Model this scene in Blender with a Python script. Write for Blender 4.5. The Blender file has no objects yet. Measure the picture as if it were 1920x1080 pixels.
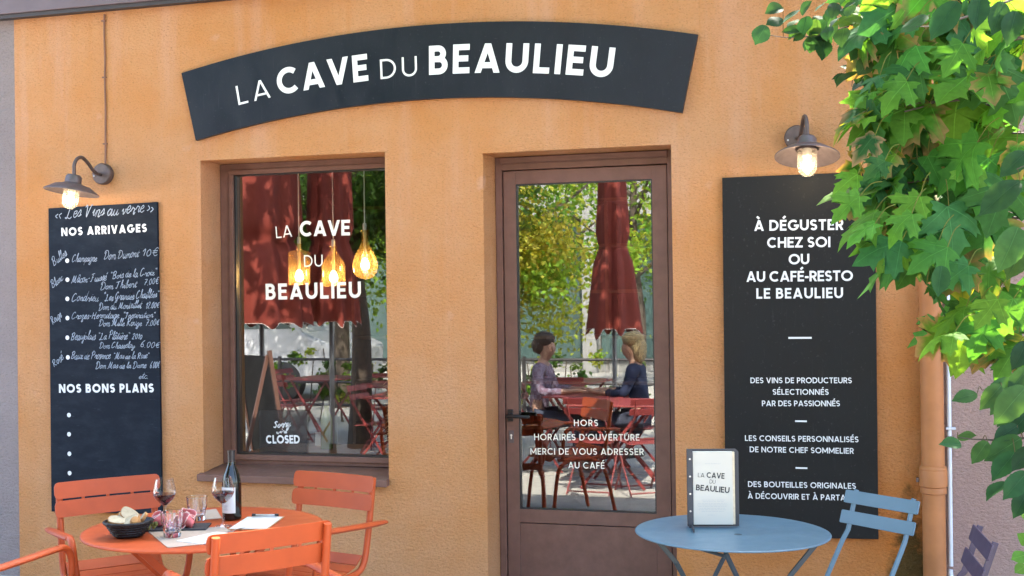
import bpy, bmesh, math, random
from mathutils import Vector, Matrix
R = math.radians
S = bpy.context.scene
COL = S.collection
random.seed(7)

# ---------------------------------------------------------------- camera, sky, sun, exposure
cam_d = bpy.data.cameras.new("camera")
cam = bpy.data.objects.new("camera", cam_d)
COL.objects.link(cam)
right = Vector((0.95991773, 0.27995525, -0.01352804))
up = Vector((0.01484907, -0.00259821, 0.99988637))
fwd = Vector((-0.27988829, 0.96000954, 0.00665114))
m = Matrix((right, up, -fwd)).transposed().to_4x4()
m.translation = (0, -6.4, 1.683)
cam.matrix_world = m
cam_d.sensor_width = 36
cam_d.lens = 36 * 2300 / 1920
cam_d.clip_start = 0.05
cam_d.clip_end = 2000
cam_d.dof.use_dof = False
S.camera = cam

SUN_EL, SUN_AZ = R(50), R(22)          # the sun stands behind the building, a little to the right
wd = bpy.data.worlds.new("World")
S.world = wd
wd.use_nodes = True
wn = wd.node_tree
bg = wn.nodes["Background"]
sky = wn.nodes.new("ShaderNodeTexSky")
sky.sky_type = 'NISHITA'
sky.sun_disc = False
sky.sun_elevation = SUN_EL
sky.sun_rotation = SUN_AZ
sky.air_density = 1.0
sky.dust_density = 3.0
wn.links.new(sky.outputs[0], bg.inputs[0])
bg.inputs[1].default_value = 0.15
sd = bpy.data.lights.new("sun", 'SUN')
sd.energy = 3.2
sd.angle = R(0.5)
sd.color = (1.0, 0.93, 0.82)
sun = bpy.data.objects.new("sun", sd)
COL.objects.link(sun)
tosun = Vector((math.sin(SUN_AZ) * math.cos(SUN_EL), math.cos(SUN_AZ) * math.cos(SUN_EL), math.sin(SUN_EL)))
sun.rotation_euler = tosun.to_track_quat('Z', 'Y').to_euler()
sun.location = (0, 5, 12)
S.view_settings.view_transform = 'Standard'
S.view_settings.look = 'None'
S.view_settings.gamma = 1
S.view_settings.exposure = 3.45
S.render.engine = 'CYCLES'
S.cycles.max_bounces = 12
S.cycles.transparent_max_bounces = 16
S.cycles.transmission_bounces = 12
S.cycles.use_denoising = True
S.cycles.sample_clamp_indirect = 6
S.cycles.caustics_reflective = False
S.cycles.caustics_refractive = False

# ---------------------------------------------------------------- node helpers
class NT:
    def __init__(s, m):
        s.t = m.node_tree; s.n = s.t.nodes; s.l = s.t.links
    def new(s, k, **kw):
        n = s.n.new(k)
        for a, v in kw.items(): setattr(n, a, v)
        return n
    def link(s, a, b): s.l.new(a, b)
    def coord(s, scale=(1, 1, 1), kind='Object'):
        c = s.new('ShaderNodeTexCoord'); mp = s.new('ShaderNodeMapping')
        mp.inputs['Scale'].default_value = scale
        s.link(c.outputs[kind], mp.inputs[0]); return mp.outputs[0]
    def noise(s, vec, scale, detail=4, rough=.55, out=0):
        n = s.new('ShaderNodeTexNoise'); n.inputs['Scale'].default_value = scale
        n.inputs['Detail'].default_value = detail; n.inputs['Roughness'].default_value = rough
        s.link(vec, n.inputs['Vector']); return n.outputs[out]
    def ramp(s, fac, stops):
        r = s.new('ShaderNodeValToRGB'); e = r.color_ramp.elements
        while len(e) < len(stops): e.new(.5)
        for q, (p, c) in zip(e, stops):
            q.position = p; q.color = (*c, 1) if len(c) == 3 else c
        s.link(fac, r.inputs[0]); return r.outputs[0]
    def mix(s, fac, a, b, blend='MIX'):
        x = s.new('ShaderNodeMix', data_type='RGBA', blend_type=blend)
        for i, v in ((0, fac), (6, a), (7, b)):
            if hasattr(v, 'links') or hasattr(v, 'is_linked'): s.link(v, x.inputs[i])
            elif isinstance(v, (int, float)): x.inputs[i].default_value = v
            else: x.inputs[i].default_value = (*v, 1)
        return x.outputs[2]
    def math(s, op, a, b=0.0, clamp=False):
        x = s.new('ShaderNodeMath', operation=op); x.use_clamp = clamp
        for i, v in ((0, a), (1, b)):
            if isinstance(v, (int, float)): x.inputs[i].default_value = v
            else: s.link(v, x.inputs[i])
        return x.outputs[0]
    def bump(s, h, strength, dist):
        b = s.new('ShaderNodeBump'); b.inputs['Strength'].default_value = strength
        b.inputs['Distance'].default_value = dist; s.link(h, b.inputs['Height']); return b.outputs[0]

def mat(name, color=(.5, .5, .5), rough=.5, metal=0, spec=.5, var=0.0, vscale=8, bump=0, bscale=60, coat=0, **kw):
    m = bpy.data.materials.new(name); m.use_nodes = True
    b = m.node_tree.nodes['Principled BSDF']; t = NT(m)
    b.inputs['Base Color'].default_value = (*color, 1)
    b.inputs['Roughness'].default_value = rough
    b.inputs['Metallic'].default_value = metal
    b.inputs['Specular IOR Level'].default_value = spec
    b.inputs['Coat Weight'].default_value = coat
    if var or bump:
        v = t.coord()
        if var:
            n = t.noise(v, vscale, 5, .6)
            lo = tuple(c * (1 - var) for c in color); hi = tuple(min(1, c * (1 + var)) for c in color)
            t.link(t.ramp(n, [(.3, lo), (.7, hi)]), b.inputs['Base Color'])
            rr = t.new('ShaderNodeMapRange'); rr.inputs['To Min'].default_value = max(.02, rough - .1); rr.inputs['To Max'].default_value = min(1, rough + .12)
            t.link(t.noise(v, vscale * 2.7, 4), rr.inputs[0]); t.link(rr.outputs[0], b.inputs['Roughness'])
        if bump:
            t.link(t.bump(t.noise(v, bscale, 3), bump, .004), b.inputs['Normal'])
    for k, x in kw.items():
        b.inputs[k.replace('_', ' ')].default_value = x
    return m

def stucco(name, base, pale, dark, moss_and_shade=False, streak=1.0, big=(.5, .5, .5)):
    m = bpy.data.materials.new(name); m.use_nodes = True
    b = m.node_tree.nodes['Principled BSDF']; t = NT(m)
    v = t.coord()
    blot = t.noise(v, 1.3, 6, .62)
    col = t.mix(t.ramp(blot, [(.38, (0, 0, 0)), (.68, (1, 1, 1))]), base, dark)
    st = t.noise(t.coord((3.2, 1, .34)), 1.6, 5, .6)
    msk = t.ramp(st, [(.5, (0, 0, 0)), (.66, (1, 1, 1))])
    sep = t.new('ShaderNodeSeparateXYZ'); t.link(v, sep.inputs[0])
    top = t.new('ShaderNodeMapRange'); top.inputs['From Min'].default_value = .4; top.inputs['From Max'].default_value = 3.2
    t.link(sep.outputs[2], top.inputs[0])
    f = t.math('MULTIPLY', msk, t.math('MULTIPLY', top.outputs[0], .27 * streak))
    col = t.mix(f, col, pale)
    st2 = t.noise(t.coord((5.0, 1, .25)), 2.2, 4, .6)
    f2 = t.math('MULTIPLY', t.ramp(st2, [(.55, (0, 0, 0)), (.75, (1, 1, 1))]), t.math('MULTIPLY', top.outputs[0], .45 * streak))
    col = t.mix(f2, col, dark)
    # pale efflorescence spots and the pitted grain
    sp = t.noise(v, 5.5, 3, .5)
    col = t.mix(t.math('MULTIPLY', t.ramp(sp, [(.70, (0, 0, 0)), (.78, (1, 1, 1))]), .35), col, pale)
    grain = t.noise(t.coord((1, 1, 1.7)), 80, 3, .6)
    pit = t.ramp(grain, [(.30, (.66, .63, .60)), (.45, (1, 1, 1)), (.60, (1, 1, 1)), (.75, (1.12, 1.12, 1.12))])
    col = t.mix(.8, col, pit, 'MULTIPLY')
    if moss_and_shade:
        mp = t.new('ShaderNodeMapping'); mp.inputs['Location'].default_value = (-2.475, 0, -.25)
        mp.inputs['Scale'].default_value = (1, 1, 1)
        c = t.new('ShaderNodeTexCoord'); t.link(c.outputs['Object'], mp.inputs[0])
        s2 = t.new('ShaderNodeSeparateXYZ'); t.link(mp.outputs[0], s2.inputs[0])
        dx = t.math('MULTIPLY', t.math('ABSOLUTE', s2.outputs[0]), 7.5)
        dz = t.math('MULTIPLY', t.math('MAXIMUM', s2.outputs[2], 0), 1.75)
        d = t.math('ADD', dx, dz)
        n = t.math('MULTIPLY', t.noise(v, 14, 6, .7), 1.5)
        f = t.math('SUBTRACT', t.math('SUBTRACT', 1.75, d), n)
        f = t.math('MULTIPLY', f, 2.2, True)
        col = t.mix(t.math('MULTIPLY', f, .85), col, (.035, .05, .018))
    if moss_and_shade:      # deeper orange towards the lower right, weaker light put into the colour
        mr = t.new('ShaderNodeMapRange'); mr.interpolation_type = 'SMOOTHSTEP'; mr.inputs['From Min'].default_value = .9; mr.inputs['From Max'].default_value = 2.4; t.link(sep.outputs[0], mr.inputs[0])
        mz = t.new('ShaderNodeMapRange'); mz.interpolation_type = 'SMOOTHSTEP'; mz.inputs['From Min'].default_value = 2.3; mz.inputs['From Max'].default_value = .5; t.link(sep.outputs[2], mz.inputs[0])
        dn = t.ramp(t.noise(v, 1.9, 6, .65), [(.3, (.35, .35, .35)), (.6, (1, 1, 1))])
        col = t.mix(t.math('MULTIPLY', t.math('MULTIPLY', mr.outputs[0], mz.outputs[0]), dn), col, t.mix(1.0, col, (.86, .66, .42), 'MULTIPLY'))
    t.link(col, b.inputs['Base Color'])
    b.inputs['Roughness'].default_value = .95
    b.inputs['Specular IOR Level'].default_value = .2
    g2 = t.noise(t.coord((1, 1, 1.5)), 48, 5, .7); g3 = t.noise(v, 9, 3)
    hh = t.math('ADD', t.math('MULTIPLY', g2, 1.0), t.math('MULTIPLY', g3, .5))
    t.link(t.bump(hh, 1.0, .030), b.inputs['Normal'])
    return m

def glass_pane(name, refl=.25, tint=(1, 1, 1)):
    m = bpy.data.materials.new(name); m.use_nodes = True; t = NT(m)
    t.n.remove(t.n['Principled BSDF']); out = t.n['Material Output']
    tr = t.new('ShaderNodeBsdfTransparent'); tr.inputs[0].default_value = (*tint, 1)
    gl = t.new('ShaderNodeBsdfGlossy'); gl.inputs['Roughness'].default_value = 0.0; gl.inputs['Color'].default_value = (.96, 1, 1, 1)
    fr = t.new('ShaderNodeFresnel'); fr.inputs[0].default_value = 1.5
    mx = t.new('ShaderNodeMixShader')
    t.link(t.math('ADD', fr.outputs[0], refl, True), mx.inputs[0]); t.link(tr.outputs[0], mx.inputs[1]); t.link(gl.outputs[0], mx.inputs[2])
    t.link(mx.outputs[0], out.inputs[0]); return m

def clear_glass(name, color=(1, 1, 1), rough=0.0, ior=1.45):
    return mat(name, color, rough, 0, .5, Transmission_Weight=1.0, IOR=ior)

def thin_glass(name, tint=(1, 1, 1), milk=0, milkc=(1, 1, 1)):
    m = bpy.data.materials.new(name); m.use_nodes = True; t = NT(m)
    t.n.remove(t.n['Principled BSDF']); out = t.n['Material Output']
    tr = t.new('ShaderNodeBsdfTransparent'); tr.inputs[0].default_value = (*tint, 1)
    gl = t.new('ShaderNodeBsdfGlossy'); gl.inputs['Roughness'].default_value = 0.02
    fr = t.new('ShaderNodeLayerWeight'); fr.inputs[0].default_value = .35
    mx = t.new('ShaderNodeMixShader')
    t.link(t.math('MULTIPLY', fr.outputs['Facing'], .75), mx.inputs[0]); t.link(tr.outputs[0], mx.inputs[1]); t.link(gl.outputs[0], mx.inputs[2])
    t.link(mx.outputs[0], out.inputs[0])
    if milk:
        tl = t.new('ShaderNodeBsdfTranslucent'); tl.inputs[0].default_value = (*milkc, 1); m2 = t.new('ShaderNodeMixShader'); m2.inputs[0].default_value = milk
        t.link(mx.outputs[0], m2.inputs[1]); t.link(tl.outputs[0], m2.inputs[2]); t.link(m2.outputs[0], out.inputs[0])
    return m

def emit(name, color, strength):
    m = bpy.data.materials.new(name); m.use_nodes = True; t = NT(m)
    b = t.n['Principled BSDF']; b.inputs['Base Color'].default_value = (.8, .8, .8, 1)
    b.inputs['Emission Color'].default_value = (*color, 1); b.inputs['Emission Strength'].default_value = strength
    return m

def leaf_mat(name, trans=.45):
    m = bpy.data.materials.new(name); m.use_nodes = True; t = NT(m)
    b = t.n['Principled BSDF']; out = t.n['Material Output']
    at = t.new('ShaderNodeAttribute'); at.attribute_name = 'tint'
    col = t.mix(.35, at.outputs[0], t.ramp(t.noise(t.coord(), 55, 3), [(.3, (.55, .55, .55)), (.7, (1.3, 1.3, 1.3))]), 'MULTIPLY')
    t.link(col, b.inputs['Base Color']); b.inputs['Roughness'].default_value = .62; b.inputs['Specular IOR Level'].default_value = .14
    tl = t.new('ShaderNodeBsdfTranslucent')
    t.link(t.mix(1.0, col, (2.3, 2.0, .75), 'MULTIPLY'), tl.inputs[0])
    mx = t.new('ShaderNodeMixShader'); mx.inputs[0].default_value = trans
    t.link(b.outputs[0], mx.inputs[1]); t.link(tl.outputs[0], mx.inputs[2]); t.link(mx.outputs[0], out.inputs[0])
    return m

# ---------------------------------------------------------------- mesh helpers
class MB:
    """collects faces of ONE mesh"""
    def __init__(s): s.v = []; s.f = []; s.c = None
    def add(s, vs, fs):
        o = len(s.v); s.v += [Vector(p) for p in vs]; s.f += [tuple(i + o for i in f) for f in fs]; return s
    def box(s, x0, y0, z0, x1, y1, z1):
        return s.add([(x0, y0, z0), (x1, y0, z0), (x1, y1, z0), (x0, y1, z0), (x0, y0, z1), (x1, y0, z1), (x1, y1, z1), (x0, y1, z1)],
                     [(3, 2, 1, 0), (4, 5, 6, 7), (0, 1, 5, 4), (1, 2, 6, 5), (2, 3, 7, 6), (3, 0, 4, 7)])
    def quad(s, a, b, c, d): return s.add([a, b, c, d], [(0, 1, 2, 3)])
    def sweep(s, pts, prof, up=Vector((0, 0, 1)), caps=True, scales=None):
        """sweep a closed 2-D profile [(a,b)] along pts; a runs along side, b along the local up"""
        pts = [Vector(p) for p in pts]; n = len(prof); o = len(s.v); up = Vector(up)
        ref = None
        for i, p in enumerate(pts):
            t = (pts[min(i + 1, len(pts) - 1)] - pts[max(i - 1, 0)]).normalized()
            if ref is None:
                sd = t.cross(up)
                if sd.length < 1e-3: sd = t.cross(Vector((1, 0, 0)))
            else:
                sd = ref - t * ref.dot(t)
            sd.normalize(); ref = sd; u = sd.cross(t).normalized()
            k = scales[i] if scales else 1
            for a, b in prof: s.v.append(p + sd * a * k + u * b * k)
        for i in range(len(pts) - 1):
            for j in range(n):
                a, b = o + i * n + j, o + i * n + (j + 1) % n
                s.f.append((a, b, b + n, a + n))
        if caps:
            s.f.append(tuple(o + j for j in reversed(range(n)))); e = o + (len(pts) - 1) * n
            s.f.append(tuple(e + j for j in range(n)))
        return s
    def tube(s, pts, r, seg=10, scales=None, caps=True):
        return s.sweep(pts, [(r * math.cos(2 * math.pi * k / seg), r * math.sin(2 * math.pi * k / seg)) for k in range(seg)], scales=scales, caps=caps)
    def bar(s, pts, w, t, up=(0, 0, 1)):
        return s.sweep(pts, [(-w / 2, -t / 2), (w / 2, -t / 2), (w / 2, t / 2), (-w / 2, t / 2)], up=up)
    def lathe(s, prof, seg=32, c=(0, 0, 0), wob=None):
        o = len(s.v); c = Vector(c); n = len(prof)
        for k in range(seg):
            a = 2 * math.pi * k / seg
            for i, (r, z) in enumerate(prof):
                rr = r * (wob(a, i) if wob else 1)
                s.v.append(c + Vector((rr * math.cos(a), rr * math.sin(a), z)))
        for k in range(seg):
            k2 = (k + 1) % seg
            for i in range(n - 1):
                q = (o + k * n + i, o + k2 * n + i, o + k2 * n + i + 1, o + k * n + i + 1)
                s.f.append(q)
        return s
    def disc(s, c, r, ax='y', seg=24, flip=False):
        c = Vector(c); vs = []
        for k in range(seg):
            a = 2 * math.pi * k / seg
            d = {'y': (math.cos(a), 0, math.sin(a)), 'z': (math.cos(a), math.sin(a), 0)}[ax]
            vs.append(c + Vector(d) * r)
        return s.add(vs, [tuple(range(seg))])
    def prism(s, poly, y0, y1):
        """poly [(x,z)] extruded between y0 and y1"""
        n = len(poly)
        vs = [(x, y0, z) for x, z in poly] + [(x, y1, z) for x, z in poly]
        fs = [tuple(range(n)), tuple(range(2 * n - 1, n - 1, -1))] + [(i + n, (i + 1) % n + n, (i + 1) % n, i) for i in range(n)]
        return s.add(vs, fs)
    def prismz(s, poly, z0, z1):
        n = len(poly)
        vs = [(x, y, z0) for x, y in poly] + [(x, y, z1) for x, y in poly]
        fs = [tuple(reversed(range(n))), tuple(range(n, 2 * n))] + [(i, (i + 1) % n, (i + 1) % n + n, i + n) for i in range(n)]
        return s.add(vs, fs)
    def move(s, M):
        s.v = [M @ p for p in s.v]; return s
    def build(s, name, mt, parent=None, smooth=False, bevel=0, fix=True, sub=0, angle=.7):
        me = bpy.data.meshes.new(name)
        me.from_pydata(s.v, [], s.f); me.validate()
        if fix and len(s.f) > 1:
            bm = bmesh.new(); bm.from_mesh(me)
            bmesh.ops.remove_doubles(bm, verts=bm.verts, dist=1e-6)
            bmesh.ops.recalc_face_normals(bm, faces=bm.faces); bm.to_mesh(me); bm.free()
        me.materials.append(mt)
        if smooth:
            me.polygons.foreach_set('use_smooth', [True] * len(me.polygons)); me.set_sharp_from_angle(angle=angle)
        o = bpy.data.objects.new(name, me); COL.objects.link(o)
        if parent is not None: o.parent = parent
        if bevel:
            b = o.modifiers.new('bevel', 'BEVEL'); b.width = bevel; b.segments = 2; b.limit_method = 'ANGLE'; b.angle_limit = .6
        if sub:
            b = o.modifiers.new('subsurf', 'SUBSURF'); b.levels = sub; b.render_levels = sub
        return o

def cat(pts, n=6, closed=False):
    """Catmull-Rom through pts"""
    P = [Vector(p) for p in pts]; out = []
    for i in range(len(P) - 1):
        a = P[i - 1] if i else P[0]; b = P[i]; c = P[i + 1]; d = P[i + 2] if i + 2 < len(P) else P[-1]
        for k in range(n):
            t = k / n
            out.append(.5 * ((2 * b) + (c - a) * t + (2 * a - 5 * b + 4 * c - d) * t * t + (3 * b - a - 3 * c + d) * t ** 3))
    out.append(P[-1]); return out

def rrect(w, h, r, n=5):
    out = []
    for cx, cz, a0 in ((w / 2 - r, h / 2 - r, 0), (-w / 2 + r, h / 2 - r, 90), (-w / 2 + r, -h / 2 + r, 180), (w / 2 - r, -h / 2 + r, 270)):
        for k in range(n + 1):
            a = R(a0 + 90 * k / n); out.append((cx + r * math.cos(a), cz + r * math.sin(a)))
    return out

def tag(o, label, category=None, group=None, kind=None):
    if label: o['label'] = label
    if category: o['category'] = category
    if group: o['group'] = group
    if kind: o['kind'] = kind
    return o
def thing(name, label, category, loc=(0, 0, 0), rz=0, group=None):
    o = bpy.data.objects.new(name, None); COL.objects.link(o)
    o.empty_display_size = .05; o.location = loc; o.rotation_euler = (0, 0, rz)
    return tag(o, label, category, group)
def dup(o, label, loc, rz=None, parent=None):
    c = o.copy(); COL.objects.link(c)
    if parent is None:
        c.location = loc
        if rz is not None: c.rotation_euler = (0, 0, rz)
        c['label'] = label
    else: c.parent = parent
    for ch in [x for x in bpy.data.objects if x.parent == o]: dup(ch, None, None, None, c)
    return c
def facing(fx, fy): return math.atan2(-fx, fy)     # rz that turns local +Y to (fx, fy)

# ---------------------------------------------------------------- lettering (stroke alphabets drawn as flat vinyl or chalk)
def arc(cx, cy, rx, ry, a0, a1, n=14):
    return [(cx + rx * math.cos(R(a0 + (a1 - a0) * k / n)), cy + ry * math.sin(R(a0 + (a1 - a0) * k / n))) for k in range(n + 1)]
GW = dict(A=.80, B=.58, C=.80, D=.74, E=.50, F=.48, G=.86, H=.70, I=.0, L=.46, M=.90, N=.74, O=.96, P=.54, R=.57, S=.54, T=.58, U=.70, V=.78, Z=.62)
ACC = {'À': ('A', 'g'), 'É': ('E', 'a'), 'È': ('E', 'g')}
def glyph(ch, w):
    """-> advance width, list of (points, clip) strokes; cap height 1"""
    if ch in ACC:
        b, a = ACC[ch]; W, st = glyph(b, w); c = W / 2
        st.append(([(c - .02, 1.14), (c + .20, 1.34)] if a == 'a' else [(c + .02, 1.14), (c - .20, 1.34)], 0)); return W, st
    if ch == ' ': return .24, []
    if ch == '-': return .34, [([(.0, .40), (.34, .40)], 0)]
    if ch in "'’": return w, [([(w / 2 + .04, 1.02), (w / 2 - .03, .74)], 0)]
    W = GW[ch] if ch != 'I' else w
    if ch != 'I': W += w * .5
    h = w / 2; x0, x1, y0, y1 = h, W - h, h, 1 - h
    V = lambda x: ([(x, -.2), (x, 1.2)], 1)
    if ch == 'I': return W, [V(h)]
    if ch == 'A':
        k = h * 1.12
        return W, [([(k - (W / 2 - k) * .2, -.2), (W / 2, 1.0), (W / 2, 1.0)][:2] + [(W / 2 + (W / 2 - k) * .1, 1.2)], 1),
                   ([(W - k + (W / 2 - k) * .2, -.2), (W / 2, 1.0), (W / 2 - (W / 2 - k) * .1, 1.2)], 1), ([(W * .22, .26), (W * .78, .26)], 0)]
    if ch == 'V':
        k = h * 1.12
        return W, [([(k - (W / 2 - k) * .2, 1.2), (W / 2, 0)], 1), ([(W - k + (W / 2 - k) * .2, 1.2), (W / 2, 0)], 1)]
    if ch == 'B':
        my = .53; r1 = (y1 - my) / 2; r2 = (my - y0) / 2
        return W, [V(x0), ([(x0, y1), (x1 - r1 - .06, y1)] + arc(x1 - r1 - .06, my + r1, r1, r1, 90, -90)[1:] + [(x0, my)], 0),
                   ([(x1 - r2 - .1, my)] + arc(x1 - r2, my - r2, r2, r2, 90, -90)[1:] + [(x0, y0)], 0)]
    if ch == 'C': return W, [(arc(.5, .5, .5 - h, .5 - h, 47, 313, 26), 0)]
    if ch == 'D': return W, [V(x0), ([(x0, y1), (x1 - .5 + h, y1)] + arc(x1 - .5 + h, .5, .5 - h, .5 - h, 90, -90, 20)[1:] + [(x0, y0)], 0)]
    if ch == 'E': return W, [V(x0), ([(x0, y1), (W, y1)], 0), ([(x0, .51), (W * .92, .51)], 0), ([(x0, y0), (W, y0)], 0)]
    if ch == 'F': return W, [V(x0), ([(x0, y1), (W, y1)], 0), ([(x0, .49), (W * .92, .49)], 0)]
    if ch == 'G': return W, [(arc(.5, .5, .5 - h, .5 - h, 47, 360, 30), 0), ([(.55, .46), (1.0, .46)], 0)]
    if ch == 'H': return W, [V(x0), V(x1), ([(x0, .51), (x1, .51)], 0)]
    if ch == 'L': return W, [V(x0), ([(x0, y0), (W, y0)], 0)]
    if ch == 'M': return W, [V(x0), V(x1), ([(x0 - .12, 1.2), (W / 2, .22)], 1), ([(x1 + .12, 1.2), (W / 2, .22)], 1)]
    if ch == 'N': return W, [V(x0), V(x1), ([(x0 - .1, 1.16), (x1 + .1, -.16)], 1)]
    if ch == 'O': return W, [(arc(W / 2, .5, W / 2 - h, .5 - h, 0, 360, 36), 0)]
    if ch in 'PR':
        my = .44; r = (y1 - my) / 2
        st = [V(x0), ([(x0, y1), (x1 - r, y1)] + arc(x1 - r, my + r, r, r, 90, -90)[1:] + [(x0, my)], 0)]
        if ch == 'R': st.append(([(W * .45, .52), (x1 + .12, -.2)], 1))
        return W, st
    if ch == 'S':
        r = (1 - w) / 4; c = W / 2; rx = c - h * 1.02
        return W, [(arc(c, 1 - h - r, rx, r, 28, 270, 16) + arc(c, h + r, rx, r, 90, -152, 16)[1:], 0)]
    if ch == 'T': return W, [V(W / 2), ([(0, y1), (W, y1)], 0)]
    if ch == 'U':
        r = W / 2 - h
        return W, [([(x0, 1.2), (x0, h + r)] + arc(W / 2, h + r, r, r, 180, 360, 16)[1:] + [(x1, 1.2)], 1)]
    if ch == 'Z': return W, [([(0, y1), (W, y1)], 0), ([(0, y0), (W, y0)], 0), ([(x0 - .02, -.02), (x1 + .02, 1.02)], 1)]
    raise KeyError(ch)

def ribbon(pts, w):
    """offset a 2-D polyline to quads"""
    P = [Vector((p[0], p[1])) for p in pts]; n = len(P); L = []; Rr = []
    closed = (P[0] - P[-1]).length < 1e-6
    for i in range(n):
        if closed and i in (0, n - 1): a, b = P[n - 2], P[1]
        else: a, b = P[max(0, i - 1)], P[min(n - 1, i + 1)]
        d1 = (P[i] - P[max(0, i - 1)]); d2 = (P[min(n - 1, i + 1)] - P[i])
        t = (b - a).normalized(); nn = Vector((-t.y, t.x)); k = 1
        if d1.length > 1e-9 and d2.length > 1e-9:
            c = nn.dot(Vector((-d2.y, d2.x)).normalized()); k = 1 / max(.55, abs(c))
        L.append(P[i] + nn * w / 2 * k); Rr.append(P[i] - nn * w / 2 * k)
    return [(L[i], Rr[i], Rr[i + 1], L[i + 1]) for i in range(n - 1)]
def clip(poly, y, keep_above):
    out = []
    for i in range(len(poly)):
        a, b = poly[i], poly[(i + 1) % len(poly)]
        ia = (a[1] >= y) == keep_above; ib = (b[1] >= y) == keep_above
        if ia: out.append(a)
        if ia != ib:
            t = (y - a[1]) / (b[1] - a[1]); out.append((a[0] + (b[0] - a[0]) * t, y))
    return out
def text_width(s, w, tr): return sum(glyph(c, w)[0] for c in s) + tr * (len(s) - 1)
def put(mb, polys, fn):
    for lev, poly in polys:
        vs = [fn(p[0], p[1], lev) for p in poly]
        if len(vs) > 2: mb.add(vs, [tuple(range(len(vs)))])
def glyph_polys(ch, w):
    W, st = glyph(ch, w); out = []
    for lev, (pts, cl) in enumerate(st):
        for q in ribbon(pts, w):
            q = [(p[0], p[1]) for p in q]
            if cl:
                q = clip(q, 0, True)
                if len(q) > 2: q = clip(q, 1, False)
            if len(q) > 2: out.append((lev, q))
    return W, out
def text_line(mb, s, x0, z0, x1, z1, h, w, y, ref=(0, 0)):
    """capitals from (x0,z0) to (x1,z1) with cap height h on the plane y (facing -Y)"""
    d = Vector((x1 - x0, z1 - z0)); Wd = d.length; d.normalize(); nrm = Vector((-d.y, d.x))
    base = sum(glyph(c, w)[0] for c in s); sx = h
    tr = (Wd / h - base) / max(1, len(s) - 1)
    if tr < .07: tr = .07; sx = Wd / (base + tr * (len(s) - 1))
    if tr > .30: tr = .30; sx = Wd / (base + tr * (len(s) - 1))
    u = 0
    for c in s:
        W, polys = glyph_polys(c, w)
        put(mb, polys, lambda a, b, lev: (x0 - ref[0] + d.x * (u + a) * sx + nrm.x * b * h, y - lev * .00015, z0 - ref[1] + d.y * (u + a) * sx + nrm.y * b * h))
        u += W + tr
    return mb

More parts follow.
